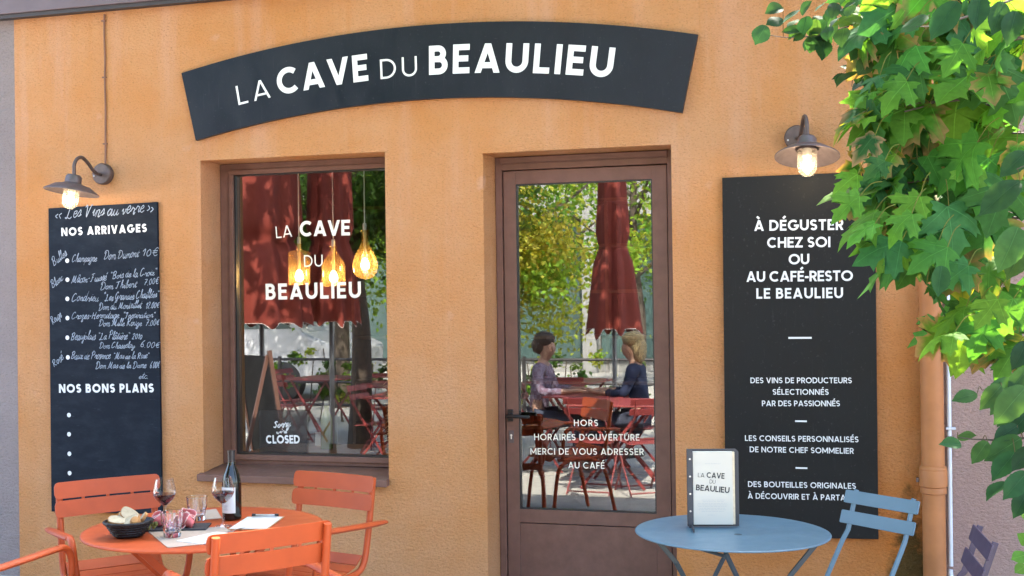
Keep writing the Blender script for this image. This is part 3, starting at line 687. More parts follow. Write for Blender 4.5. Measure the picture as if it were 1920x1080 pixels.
# cable that climbs from the chalkboard lamp to the eave
c = MB(); rnd = random.Random(3)
c.tube(cat([(.012 * math.sin(z * 3.1) * .3 + rnd.uniform(-.002, .002), -.005, z) for z in [i * .09 for i in range(11)]], 4), .0055, 8)
o = c.build('cable', M['cable'], None, True); o.location = (-4.399, 0, 2.512); tag(o, 'thin brown cable climbing the wall from a lamp to the eave', 'cable')
for z in (.12, .52, .86):
    k = MB(); k.box(-.014, -.013, z - .004, .012, -.0, z + .004); k.build('clip', M['cable'], o)

# ---------------------------------------------------------------- pipes between the orange and pink walls
dp = thing('drainpipe', 'thick orange painted drainpipe at the edge of the orange wall', 'drainpipe', (.285, -.06, 0))
b = MB(); b.lathe([(.0545, 0), (.0545, .70), (.0545, EAVE)], 32); b.build('pipe', M['pipe'], dp, True)
b = MB(); b.lathe([(.055, .69), (.062, .694), (.062, .716), (.0585, .722), (.066, .728), (.0665, .80), (.064, .806), (.066, .812), (.062, .822), (.055, .826)], 32); b.build('collar', M['pipe'], dp, True)
b = MB(); b.box(-.0665, -.012, .745, -.08, .02, .765); b.build('clamp_lug', M['bronze_light'], dp, bevel=.002)
b = MB(); b.lathe([(.056, 2.3), (.062, 2.302), (.062, 2.33), (.056, 2.332)], 32); b.build('clamp', M['pipe'], dp, True)
wp = thing('conduit', 'thin grey plastic conduit running down beside the thick drainpipe', 'pipe', (.372, -.016, 0))
b = MB(); b.tube([(-.012, 0, 3.4), (-.006, 0, 1.6), (-.010, 0, .33)], .0115, 14); b.build('pipe', M['pvc'], wp, True)
b = MB(); b.tube(cat([(-.012, -.004, .315), (-.012, -.006, .285), (.0, -.01, .268), (.03, -.02, .255), (.06, -.03, .245)], 4), .0125, 12); b.build('elbow', M['pvc'], wp, True)
for z in (1.005, 1.53, 2.2):
    b = MB(); b.box(-.024, -.016, z - .006, .022, .012, z + .006); b.build('clip', M['pvc'], wp, bevel=.002)

# ---------------------------------------------------------------- orange garden furniture
M['or_metal'] = mat('orange_powder_coat', (.41, .068, .016), .46, spec=.3, var=.13, vscale=6, bump=.06, bscale=260)
M['blue_metal'] = mat('blue_powder_coat', (.086, .155, .205), .42, var=.07, vscale=5, bump=.05, bscale=240)
M['blue_dark'] = mat('blue_grey_powder_coat', (.028, .042, .055), .45, var=.1, vscale=6)
M['plum_metal'] = mat('plum_powder_coat', (.055, .038, .075), .45, var=.1, vscale=6)
M['red_metal'] = mat('red_powder_coat', (.24, .040, .038), .4, var=.1, vscale=5)

def armchair(label, back, fw, metal, name='garden_armchair', group='orange armchairs round the table', cat_='armchair'):
    """back: floor point under the backrest; fw: the way it faces"""
    f2 = Vector(fw).normalized(); bx, by = back; loc = (bx + f2.x * .26, by + f2.y * .26, 0)
    t = thing(name, label, cat_, loc, facing(f2.x, f2.y), group)
    for s in (-1, 1):
        b = MB(); x = s * .212
        b.tube(cat([(x, -.289, .866), (x, -.276, .78), (x, -.256, .66), (x, -.236, .56), (x, -.218, .50), (x, -.185, .462), (x, -.13, .450), (x, .0, .446), (x, .17, .450)], 5), .0150, 12)
        b.build('side_frame', metal, t, True)
        b = MB(); b.tube(cat([(x, -.08, .440), (s * .224, -.145, .425), (s * .232, -.205, .365), (s * .236, -.255, .20), (s * .238, -.30, 0)], 6), .0145, 12); b.build('leg', metal, t, True)
        b = MB(); b.tube(cat([(x, .05, .440), (s * .224, .12, .425), (s * .232, .175, .365), (s * .236, .205, .20), (s * .238, .225, 0)], 6), .0145, 12); b.build('leg', metal, t, True)
        xa = s * .250
        b = MB()
        path = [(xa, -.345, .660), (xa, -.325, .661), (xa, -.25, .664), (xa, -.1, .672), (xa, .03, .680), (xa, .07, .682)]
        prof = [(.023 * math.cos(a), .0128 * math.sin(a)) for a in [2 * math.pi * k / 14 for k in range(14)]]
        b.sweep(path, prof, scales=[.15, .75, 1, 1, 1, .8]); arm = b.build('armrest', metal, t, True)
        b = MB(); b.tube(cat([(xa, .055, .681), (xa, .10, .676), (xa, .13, .64), (xa - s * .006, .140, .57), (xa - s * .022, .14, .48), (x, .13, .452)], 6), .0145, 12); b.build('support', metal, arm, True)
    b = MB()
    prof = [(-.215, .528), (-.165, .486), (-.09, .466), (0, .461), (.09, .467), (.155, .474), (.205, .468), (.235, .440)]
    pts = [Vector((0, y, z)) for y, z in prof]; pts = cat(pts, 8); ln = [0]
    for i in range(1, len(pts)): ln.append(ln[-1] + (pts[i] - pts[i - 1]).length)
    def at(u):
        for i in range(1, len(pts)):
            if ln[i] >= u: k = (u - ln[i - 1]) / (ln[i] - ln[i - 1]); return pts[i - 1].lerp(pts[i], k)
        return pts[-1]
    nsl = 8; seg = ln[-1] / nsl
    for i in range(nsl):
        a, e_ = at(i * seg + .002), at((i + 1) * seg - .002); d = (e_ - a).normalized(); n = Vector((0, -d.z, d.y)); mm = (a + e_) / 2
        hw = .203
        for x0_, x1_ in ((-hw, hw),):
            vs = []
            for q in (a, e_):
                for x in (x0_, x1_): vs += [Vector((x, q.y, q.z)), Vector((x, q.y, q.z)) - n * .006]
            b.add(vs, [(0, 2, 6, 4), (1, 5, 7, 3), (0, 1, 3, 2), (4, 6, 7, 5), (0, 4, 5, 1), (2, 3, 7, 6)])
    b.build('seat', metal, t, bevel=.0015)
    def slat(zc, h, yc, lean):
        b = MB(); pr = rrect(.474, h, .020)
        def y(x): return yc + .018 * (1 - (x / .237) ** 2) * -1
        nx = 14; vs = []; grid = []
        b2 = MB(); # outline strip, split into columns so that it can bow
        xs_ = sorted(set([-.237, -.232, -.225, -.217] + [(-.217 + .434 * i / nx) for i in range(nx + 1)] + [.225, .232, .237]))
        def half(x):
            ax_ = abs(x)
            if ax_ <= .217: return h / 2
            return h / 2 - .02 + math.sqrt(max(0, .02 ** 2 - (ax_ - .217) ** 2))
        for x in xs_:
            for zz in (-1, 1):
                for k in (0, 1):
                    z = zc + zz * half(x); yy = y(x) - (z - .8) * lean
                    b.v.append(Vector((x, yy - k * .007, z)))
        for i in range(len(xs_) - 1):
            o = i * 4; n_ = o + 4
            b.f += [(o, n_, n_ + 2, o + 2), (o + 1, o + 3, n_ + 3, n_ + 1), (o, o + 1, n_ + 1, n_), (o + 2, n_ + 2, n_ + 3, o + 3)]
        b.f += [(0, 2, 3, 1), (len(b.v) - 4, len(b.v) - 3, len(b.v) - 1, len(b.v) - 2)]
        b.build('back_slat', metal, t, True, angle=.5)
    slat(.838, .072, -.252, .17); slat(.757, .072, -.252, .17)
    b = MB()
    for x in (-.11, 0, .11): b.box(x - .007, -.274 + .017 * (abs(x) > .05) * .3, .792, x + .007, -.268, .803)
    b.build('spacer', metal, t)
    return t
armchair('orange armchair in front of the handwritten chalkboard', (-3.355, -1.53), (.757, -.653), M['or_metal'])
armchair('orange armchair standing under the window sill', (-2.395, -1.187), (-.264, -.964), M['or_metal'])
armchair('orange armchair seen from behind, its back turned to the viewer', (-2.06, -2.45), (-.777, .63), M['or_metal'])
armchair('orange armchair cut off by the picture edge, only its armrest showing', (-3.475, -2.41), (.14, .99), M['or_metal'])

TO = (-2.675, -1.85)
t = thing('round_table', 'round orange metal cafe table laid with wine and snacks', 'table', (*TO, 0))
b = MB(); b.lathe([(0, .7385), (.46, .7385), (.484, .7393), (.490, .737), (.4915, .733), (.490, .729), (.485, .7275), (.47, .730), (0, .733)], 96); b.build('tabletop', M['or_metal'], t, True, angle=1.0)
def crossed_legs(t, metal, ang, r, zt, spread, foot, w, th):
    for s in (0, 180):
        for k in (-1, 1):
            a = R(ang + s); d = Vector((math.cos(a), math.sin(a), 0)); n = Vector((-d.y, d.x, 0))
            off = spread * k * (1 if s == 0 else .86)
            p0 = d * r + n * off; p1 = -d * foot + n * off
            b = MB(); b.bar([(p0.x, p0.y, zt), ((p0 * .9 + p1 * .1).x, (p0 * .9 + p1 * .1).y, zt * .90), (p1.x, p1.y, .012)], w, th, up=n)
            b.build('leg', metal, t, bevel=.002)
        b = MB(); p = d * r; b.tube([(p + n * spread * 1.05 + Vector((0, 0, zt - .004))), (p - n * spread * 1.05 + Vector((0, 0, zt - .004)))], .009, 8); b.build('crossbar', metal, t, True)
crossed_legs(t, M['or_metal'], 236, .33, .722, .055, .36, .030, .014)

TB = (-.548, -1.478)
t = thing('bistro_table', 'round blue folding bistro table carrying the menu book', 'table', (*TB, 0))
t.rotation_euler = (0, R(.7), 0)
b = MB(); b.lathe([(0, .7385), (.355, .7385), (.377, .7392), (.3825, .7375), (.3835, .735), (.382, .7325), (.376, .732), (.36, .733), (0, .734)], 96); b.build('tabletop', M['blue_metal'], t, True, angle=1.0)
b = MB(); b.disc((.03, -.06, .7388), .016, 'z'); b.build('parasol_cap', M['blue_dark'], t)
for tops, dr in (((178, 272), 42), ((-6, 92), 222)):
    d = Vector((math.cos(R(dr)), math.sin(R(dr)), 0)) * .43; q = []
    for a in tops:
        p0 = Vector((math.cos(R(a)), math.sin(R(a)), 0)) * .335; p1 = p0 * .9 + d; q.append(p0)
        mid = p0 * .82 + d * .14
        b = MB(); b.bar([(p0.x, p0.y, .722), (mid.x, mid.y, .59), (p1.x, p1.y, .01)], .020, .010, up=(p0 - d).cross(Vector((0, 0, 1)))); b.build('leg', M['blue_dark'], t, bevel=.002)
    b = MB(); b.tube([q[0] * .95 + d * .03 + Vector((0, 0, .70)), q[1] * .95 + d * .03 + Vector((0, 0, .70))], .007, 8); b.build('crossbar', M['blue_dark'], t, True)

def folding_chair(label, back, fw, m1, m2, name='folding_chair', group=None, seat_z=.45):
    f2 = Vector(fw).normalized(); loc = (back[0] + f2.x * .22, back[1] + f2.y * .22, 0)
    t = thing(name, label, 'chair', loc, facing(f2.x, f2.y), group)
    for s in (-1, 1):
        b = MB(); b.bar([(s * .152, -.262, .822), (s * .152, -.205, .655), (s * .156, -.175, .615), (s * .165, .24, 0)], .022, .009, up=(1, 0, 0)); b.build('upright', m2, t, bevel=.0015)
        b = MB(); b.bar([(s * .178, .16, .455), (s * .182, -.02, .22), (s * .186, -.21, 0)], .022, .009, up=(1, 0, 0)); b.build('leg', m2, t, bevel=.0015)
    for z, yb in ((.792, -.247), (.708, -.219)):
        b = MB(); pr = rrect(.392, .056, .006, 3)
        b.prism(pr, -.0035, .0035); b.move(Matrix.Translation((0, yb + .009, z)) @ Matrix.Rotation(R(18), 4, 'X')); b.build('back_slat', m1, t, bevel=.001)
    b = MB()
    for i in range(6):
        y = -.17 + i * .066; b.box(-.19, y, seat_z - .006 - .004 * abs(i - 2.5), .19, y + .056, seat_z - .001 - .004 * abs(i - 2.5))
    b.build('seat', m1, t, bevel=.002)
    b = MB(); b.tube([(-.165, .22, .03), (.165, .22, .03)], .006, 8); b.tube([(-.184, -.19, .03), (.184, -.19, .03)], .006, 8); b.build('stretcher', m2, t, True)
    return t
folding_chair('light blue folding chair with slatted back standing at the blue table', (.02, -.99), (-.655, -.756), M['blue_metal'], M['blue_metal'])
folding_chair('dark plum folding chair in profile by the pink wall', (.345, -1.775), (-1, -.08), M['plum_metal'], M['plum_metal'])

# ---------------------------------------------------------------- things on the orange table
ZT = .7397
M['wine'] = mat('red_wine', (.035, .002, .006), .05, spec=.6, Transmission_Weight=.1)
M['glass'] = thin_glass('wine_glass', (.985, .985, .985))
M['tumbler'] = clear_glass('pressed_glass', (.98, .98, 1.0), 0, 1.45)
M['bottle'] = mat('dark_bottle_glass', (.006, .007, .005), .06, spec=.45, coat=.1)
M['paper'] = mat('white_paper', (.62, .62, .60), .7)
M['kraft'] = mat('kraft_paper', (.40, .315, .25), .8, var=.06, vscale=30)
M['foil'] = mat('bottle_capsule', (.014, .014, .016), .35)
M['rattan'] = mat('black_rattan', (.007, .007, .008), .5, spec=.3, bump=.8, bscale=110)
M['slate'] = mat('slate', (.028, .028, .032), .6, bump=.4, bscale=40)
M['bread'] = mat('bread_crumb', (.44, .36, .24), .9, var=.2, vscale=40, bump=.6, bscale=90)
M['crust'] = mat('bread_crust', (.40, .19, .06), .75, var=.25, vscale=30)
M['ham'] = mat('cured_ham', (.55, .13, .13), .45, var=.35, vscale=38)
M['ham_fat'] = mat('ham_fat', (.72, .48, .43), .5, var=.1, vscale=30)
M['olive'] = mat('olive_green', (.14, .15, .03), .35)
M['board_wood'] = mat('clipboard_wood', (.42, .27, .13), .6, var=.12, vscale=20)

def wine_glass(label, x, y, rz=0):
    t = thing('wine_glass', label, 'wine glass', (x, y, ZT), rz, 'stemmed glasses of red wine')
    b = MB(); b.lathe([(0, .0008), (.034, .0008), (.0365, .002), (.034, .004), (.012, .008), (.005, .014), (.0042, .03), (.0042, .085), (.007, .094), (.020, .106), (.036, .122), (.0455, .140), (.047, .150), (.045, .166), (.039, .192), (.0355, .207)], 48); b.build('bowl', M['glass'], t, True, fix=False, angle=3)
    b = MB(); b.lathe([(0, .0958), (.010, .0985), (.0195, .108), (.0352, .1235), (.0445, .1405), (.0452, .144), (0, .144)], 48); b.build('wine', M['wine'], t, True)
    return t
wine_glass('glass of red wine beside the bread basket', -2.815, -1.925)
wine_glass('glass of red wine in front of the bottle', -2.598, -1.83)
def tumbler(label, x, y):
    t = thing('tumbler', label, 'tumbler', (x, y, ZT), .3, 'empty water tumblers')
    def wob(a, i): return 1 - (.035 * abs(math.sin(a * 5)) if i in (1, 2, 3) else 0)
    b = MB(); b.lathe([(0, .0006), (.0285, .0006), (.030, .003), (.0345, .045), (.037, .05), (.0405, .090), (.0395, .091), (.0385, .090), (.0355, .054), (.031, .034), (.026, .018), (0, .016)], 50, wob=wob); b.v = [p * 1.12 for p in b.v]; b.build('glass', M['tumbler'], t, True, angle=.5)
    return t
tumbler('empty tumbler at the front beside the rolled ham', -2.688, -2.075)
tumbler('empty tumbler near the back edge between basket and bottle', -2.785, -1.722)
bt = thing('wine_bottle', 'dark burgundy wine bottle with plain white label on orange table', 'bottle', (-2.648, -1.668, ZT), R(10))
b = MB(); b.lathe([(0, .006), (.030, .0008), (.039, .004), (.041, .012), (.041, .150), (.0395, .168), (.034, .192), (.024, .216), (.0165, .236), (.0145, .256), (.0142, .285), (.0155, .286), (.0155, .294), (.012, .2955), (0, .2955)], 48); b.build('glass', M['bottle'], bt, True, angle=.6)
b = MB(); b.lathe([(.0153, .2375), (.0153, .2862), (.0164, .287), (.0164, .2958), (.0125, .2965), (0, .2965)], 36); b.build('capsule', M['foil'], bt, True)
b = MB()
N = 22
for i in range(N + 1):
    a = R(-178 + 128 * i / N); b.v += [Vector((.0414 * math.cos(a), .0414 * math.sin(a), .032)), Vector((.0414 * math.cos(a), .0414 * math.sin(a), .142))]
for i in range(N): b.f.append((2 * i, 2 * i + 2, 2 * i + 3, 2 * i + 1))
b.build('label', M['paper'], bt, True, fix=False)
b = MB()
for z, wd_ in ((.128, 26), (.122, 20), (.062, 34), (.054, 28), (.046, 34)):
    for i in range(6):
        a0, a1 = R(-114 - wd_ / 2 + wd_ * i / 6), R(-114 - wd_ / 2 + wd_ * (i + 1) / 6)
        b.quad((.0416 * math.cos(a0), .0416 * math.sin(a0), z), (.0416 * math.cos(a1), .0416 * math.sin(a1), z), (.0416 * math.cos(a1), .0416 * math.sin(a1), z + .0022), (.0416 * math.cos(a0), .0416 * math.sin(a0), z + .0022))
b.build('label_print', mat('grey_print', (.35, .34, .36), .7), bt, fix=False)

bk = thing('bread_basket', 'black woven bread basket at the edge of the orange table', 'basket', (-2.868, -2.105, ZT), R(8))
def wob(a, i): return 1 + (.012 * math.sin(a * 14) if i in (3, 4, 5, 6, 7) else 0) + (.02 * math.cos(2 * a))
b = MB(); b.lathe([(0, .001), (.050, .001), (.056, .006), (.070, .026), (.082, .048), (.090, .058), (.092, .062), (.088, .0625), (.080, .054), (.066, .026), (.052, .009), (0, .008)], 84, wob=wob)
for z, r_ in ((.012, .0585), (.022, .0665), (.032, .0725), (.042, .0785), (.052, .0855)):
    o_ = len(b.v); b.lathe([(r_ + .0042 * math.cos(q) , z + .0042 * math.sin(q)) for q in [2 * math.pi * k / 8 for k in range(9)]], 84, wob=lambda a, i, zz=z: 1 + .014 * math.sin(a * 14 + (math.pi if int(zz * 1000) % 20 > 11 else 0)) + .02 * math.cos(2 * a))
o_ = len(b.v); b.lathe([(.0915 + .006 * math.cos(q), .061 + .006 * math.sin(q)) for q in [2 * math.pi * k / 8 for k in range(9)]], 84, wob=lambda a, i: 1 + .012 * math.sin(a * 20) + .02 * math.cos(2 * a))
b.build('basket', M['rattan'], bk, True)
def slice_bread(label, loc, rot, s=1.0):
    t = thing('bread_slice', label, 'bread', loc, 0, 'slices of bread in the basket'); t.rotation_euler = rot
    rnd = random.Random(int(loc[0] * 9999)); pts = []
    for k in range(26):
        a = 2 * math.pi * k / 26; pts.append((s * .040 * math.cos(a) * (1 + .06 * math.sin(3 * a + rnd.random())), s * .026 * math.sin(a) * (1 + .1 * math.cos(2 * a))))
    b = MB(); b.prism(pts, -.007, .007); b.build('crumb', M['bread'], t, bevel=.002)
    b = MB(); n = len(pts)
    for i in range(n):
        x, z = pts[i]; k = 1.05
        b.v += [Vector((x, -.0065, z)), Vector((x * k, -.005, z * k)), Vector((x * k, .005, z * k)), Vector((x, .0065, z))]
    for i in range(n):
        o, q = i * 4, ((i + 1) % n) * 4
        for j in range(4): b.f.append((o + j, o + (j + 1) % 4, q + (j + 1) % 4, q + j))
    b.build('crust', M['crust'], t, True)
BX, BY = -2.868, -2.105
slice_bread('pale bread slice standing upright at the top of the basket', (BX - .005, BY + .02, ZT + .082), (R(-35), R(35), R(20)), 1.05)
slice_bread('bread slice lying flat along the front rim of the basket', (BX - .036, BY - .018, ZT + .066), (R(-62), R(8), R(15)), 1.0)
slice_bread('bread slice leaning beside the brown crust end', (BX + .026, BY - .02, ZT + .068), (R(-48), R(-18), R(-10)), 1.0)
slice_bread('bread slice half hidden behind the upright one', (BX - .03, BY + .035, ZT + .066), (R(-30), R(20), R(40)), .95)
slice_bread('bread slice tipped over the wine glass side of the rim', (BX + .045, BY + .028, ZT + .068), (R(-40), R(-30), R(-30)), .9)
b = MB(); b.lathe([(0, -.018), (.012, -.016), (.020, -.006), (.021, .004), (.015, .014), (0, .018)], 18); o = b.build('bread_end', M['crust'], None, True); o.location = (BX + .052, BY - .030, ZT + .068); o.rotation_euler = (R(40), R(20), 0)
tag(o, 'brown crust end of a loaf in the bread basket', 'bread')
b = MB(); rnd = random.Random(5)
for i in range(7):
    c = Vector((rnd.uniform(-.024, .024), rnd.uniform(-.018, .018), rnd.uniform(0, .016))); b.lathe([(0, -.010), (.006, -.008), (.0085, 0), (.006, .008), (0, .010)], 10, c)
o = b.build('olives', M['olive'], None, True); o.location = (BX + .045, BY + .085, ZT + .022); tag(o, 'small heap of green olives behind the bread basket', 'olives', kind='stuff')

sl = thing('slate_board', 'dark slate serving board with folded ham', 'board', (-2.765, -1.905, ZT), R(20))
b = MB(); b.box(-.125, -.065, .0008, .125, .065, .0085); b.build('slab', M['slate'], sl, bevel=.002)
def ham(label, dx, dy, dz, seed, s=1.0):
    rnd = random.Random(seed); b = MB(); nu, nv = 22, 6
    fat = MB()
    for u in range(nu + 1):
        a = u / nu * math.pi * 2 * 1.25; r0 = .008 + .015 * u / nu
        for v in range(nv + 1):
            h = v / nv; rr = r0 * (1 + .45 * h) + .005 * math.sin(a * 3 + seed) * h
            p = Vector((rr * math.cos(a), rr * math.sin(a), h * .040 + .004 * math.sin(2 * a + seed)))
            b.v.append(p * s)
    for u in range(nu):
        for v in range(nv):
            o = u * (nv + 1) + v; b.f.append((o, o + nv + 1, o + nv + 2, o + 1))
    o = thing('ham_slice', label, 'ham', (-2.765 + dx, -1.905 + dy, ZT + .009 + dz), 0, 'folded slices of ham on the slate'); o.rotation_euler = (R(rnd.uniform(20, 60)), R(rnd.uniform(-50, 50)), rnd.uniform(0, 6))
    me = b.build('meat', M['ham'], o, True, fix=False)
    sm = me.modifiers.new('thickness', 'SOLIDIFY'); sm.thickness = .0016
    f = MB(); n = nv + 1
    f.tube([b.v[u * n + nv] for u in range(nu + 1)], .0017, 6); f.build('fat_rim', M['ham_fat'], o, True)
ham('rolled slice of ham opening towards the bread basket', -.062, -.01, .010, 1, 1.25)
ham('folded slice of ham at the middle of the slate', -.012, -.005, .012, 2, 1.2)
ham('folded slice of ham behind the front tumbler', .035, -.012, .010, 3, 1.1)
ham('crumpled slice of ham at the back of the slate', .005, .032, .014, 4, 1.2)
ham('small slice of ham near the bare end of the slate', .07, .0, .008, 5, .9)

def sheet(name, label, cat_, pts, mt, z, th=.0006, lift=None, group=None):
    b = MB(); b.prismz([(x, y) for x, y in pts], 0, th); o = b.build(name, mt)
    o.location = (0, 0, z); return tag(o, label, cat_, group)
def local(pts): 
    cx = sum(p[0] for p in pts) / len(pts); cy = sum(p[1] for p in pts) / len(pts); return (cx, cy), [(p[0] - cx, p[1] - cy) for p in pts]
def flat(name, label, cat_, pts, mt, z, th=.0007, group=None):
    c, q = local(pts); b = MB(); b.prismz(q, 0, th); o = b.build(name, mt); o.location = (*c, z); return tag(o, label, cat_, group)
flat('placemat', 'brown kraft paper placemat under the front tumbler', 'placemat', [(-2.845, -2.0), (-2.588, -2.268), (-2.36, -2.07), (-2.60, -1.83)], M['kraft'], ZT + .0002, group='kraft paper placemats')
flat('placemat', 'brown kraft paper placemat under the back tumbler', 'placemat', [(-2.99, -1.63), (-2.84, -1.77), (-2.70, -1.66), (-2.85, -1.45)], M['kraft'], ZT + .0002, group='kraft paper placemats')
flat('napkin', 'white paper napkin on the front placemat behind an armchair', 'napkin', [(-2.625, -2.15), (-2.49, -2.185), (-2.44, -1.98), (-2.56, -1.95)], M['paper'], ZT + .0012, .002)
flat('napkin', 'white paper napkin folded to a triangle by the back tumbler', 'napkin', [(-2.90, -1.735), (-2.79, -1.775), (-2.85, -1.64)], M['paper'], ZT + .0012, .003)
ck = thing('clipboard', 'small clipboard holding a blank white sheet, beside the bottle', 'clipboard', (-2.493, -1.738, ZT), R(12.5))
b = MB(); b.box(-.082, -.14, .0006, .082, .145, .0040); b.build('backing', M['board_wood'], ck, bevel=.0015)
b = MB(); b.box(-.076, -.136, .0043, .078, .128, .0056); b.build('sheet', M['paper'], ck)
b = MB(); b.box(-.055, .115, .0058, .055, .138, .0095); b.tube([(-.055, .136, .011), (.055, .136, .011)], .005, 10); b.build('clip', M['steel'], ck, True, bevel=.001)
b = MB(); b.tube([(-.058, .136, .012), (-.042, .136, .012)], .006, 10); b.tube([(.042, .136, .012), (.058, .136, .012)], .006, 10); b.build('clip_end', M['black'], ck, True)
sp_ = thing('teaspoon', 'small steel spoon lying in front of the clipboard', 'spoon', (-2.50, -1.95, ZT + .001), R(-8))
b = MB(); b.lathe([(0, .0), (.006, .0008), (.011, .0035), (.012, .0045), (.0105, .0038), (0, .0014)], 20); b.v = [Vector((p.x, p.y * 1.5, p.z)) for p in b.v]; b.build('bowl', M['steel'], sp_, True)
b = MB(); b.bar([(0, .015, .004), (0, .04, .007), (0, .11, .004)], .005, .0015); b.build('handle', M['steel'], sp_)

# ---------------------------------------------------------------- menu book on the blue table
ang = math.atan2(.041, .188)
mb_ = thing('menu_book', 'upright menu book in a dark riveted holder on blue table', 'menu', (-.722, -1.432, ZT + .003), ang)
M['holder'] = mat('grey_leatherboard', (.045, .045, .052), .6, bump=.3, bscale=150)
M['page'] = mat('page_paper', (.56, .53, .46), .75)
M['page_edge'] = mat('page_edges', (.62, .52, .36), .8, var=.12, vscale=60)
M['ink'] = mat('black_print', (.02, .02, .022), .6)
M['grey_ink'] = mat('grey_print_small', (.45, .44, .42), .7)
b = MB(); b.prism([(.0, .0), (.208, .0), (.208, .300), (.196, .312), (.0, .312)], .0, .006); b.build('back_cover', M['holder'], mb_, bevel=.0015)
b = MB(); b.box(.0, -.030, .012, .0215, -.024, .314); b.box(.0, -.0238, .012, .004, -.001, .314); b.prism([(.004, -.02), (.020, -.02), (.020, .012), (.004, .012)], -.030, -.024); b.build('spine_strip', M['holder'], mb_, bevel=.001)
b = MB(); b.box(.013, -.135, -.0, .018, -.030, .014); b.build('foot', M['holder'], mb_, bevel=.001)
for z in (.275, .205, .135, .065):
    b = MB(); b.lathe([(0, 0), (.004, 0), (.0035, .0015), (0, .002)], 14); b.move(Matrix.Translation((.0107, -.030, z)) @ Matrix.Rotation(R(90), 4, 'X')); b.build('rivet', M['steel'], mb_, True)
PGX, PGW, PGZ, PGH, PGY = .023, .158, .010, .293, -.0225
b = MB(); b.box(PGX, PGY, PGZ, PGX + PGW, -.001, PGZ + PGH); b.build('page', M['page'], mb_, bevel=.001)
b = MB(); b.box(PGX + PGW + .0004, PGY + .002, PGZ + .001, PGX + PGW + .009, -.001, PGZ + PGH - .002); b.build('page_edge', M['page_edge'], mb_)
def pt(x, y): return PGX + (x - 382) / 246 * PGW, PGZ + (637 - y) / 496 * PGH
for s_, x0, x1, y0, y1, hp, wt in (('LA', 412, 453, 313, 316, 30, .11), ('CAVE', 466, 577, 317, 325, 38, .19), ('DU', 484, 521, 356, 359, 27, .10), ('BEAULIEU', 398, 606, 402, 423, 40, .19)):
    L = MB(); a, c = pt(x0, y0), pt(x1, y1); text_line(L, s_, a[0], a[1], c[0], c[1], hp / 496 * PGH, wt, PGY - .0006); L.build('lettering', M['ink'], mb_, fix=False)
L = MB(); rnd = random.Random(9)
for y, x0, x1, h_ in ((224, 458, 555, 4), (471, 432, 578, 3), (481, 440, 570, 3), (494, 410, 590, 3), (504, 405, 595, 3), (514, 412, 588, 3), (527, 420, 580, 3), (537, 415, 584, 3), (548, 432, 572, 3), (573, 470, 514, 3)):
    x = x0
    while x < x1:
        wd_ = rnd.uniform(8, 24); a = pt(x, y); c = pt(min(x + wd_, x1), y - h_)
        L.quad((a[0], PGY - .0006, a[1]), (c[0], PGY - .0006, a[1]), (c[0], PGY - .0006, c[1]), (a[0], PGY - .0006, c[1])); x += wd_ + 4
L.build('small_print', M['grey_ink'], mb_, fix=False)

# ---------------------------------------------------------------- things inside the shop window
def amber_glass():
    m = thin_glass('amber_glass', (1.0, .84, .56)); t = NT(m); out = t.n['Material Output']; old = out.inputs[0].links[0].from_socket
    tl = t.new('ShaderNodeBsdfTranslucent'); tl.inputs[0].default_value = (1.0, .62, .22, 1)
    mx = t.new('ShaderNodeMixShader'); mx.inputs[0].default_value = .09
    t.link(old, mx.inputs[1]); t.link(tl.outputs[0], mx.inputs[2]); t.link(mx.outputs[0], out.inputs[0]); return m
M['amber'] = amber_glass()
M['warm_bulb'] = emit('warm_bulb', (1.0, .66, .30), 16)
def pendant(label, loc, prof):
    t = thing('pendant_lamp', label, 'lamp', loc, 0, 'bottle pendant lamps in the window')
    top = prof[0][1]
    b = MB(); b.lathe([(r_, z) for r_, z in prof], 40); b.build('glass_shade', M['amber'], t, True, fix=False, angle=3)
    b = MB(); b.tube([(0, 0, top + .03), (0, 0, 2.98 - loc[2])], .0042, 8); b.build('cord', M['white'], t, True)
    b = MB(); b.lathe([(0, top + .045), (.010, top + .045), (.012, top + .03), (.012, top - .03), (.009, top - .045), (.009, .07), (0, .07)], 16); b.build('socket', M['white'], t, True)
    b = MB(); b.lathe([(0, .07), (.012, .066), (.024, .040), (.027, .022), (.022, .006), (.011, -.002), (0, -.004)], 20); b.build('bulb', M['warm_bulb'], t, True)
pendant('lit pendant lamp in a square shouldered bottle, nearest the red curtain', (-3.50, .75, 1.80), [(.026, .235), (.020, .228), (.020, .205), (.024, .196), (.062, .186), (.068, .176), (.068, -.02), (.062, -.028)])
pendant('lit pendant lamp in a sloping carafe, hanging between the other two', (-3.275, .78, 1.79), [(.028, .225), (.020, .215), (.022, .195), (.040, .165), (.066, .125), (.074, .10), (.074, -.025), (.068, -.03)])
pendant('lit pendant lamp in a pear shaped bottle, farthest from the red curtain', (-3.045, .75, 1.865), [(.030, .245), (.022, .235), (.021, .18), (.030, .150), (.055, .10), (.075, .055), (.081, .02), (.074, -.02), (.050, -.05), (.020, -.062), (0, -.064)])
cs = thing('closed_sign', 'dark patterned see-through sign reading Sorry closed on the window pane', 'sign', (-3.37, .243, .76))
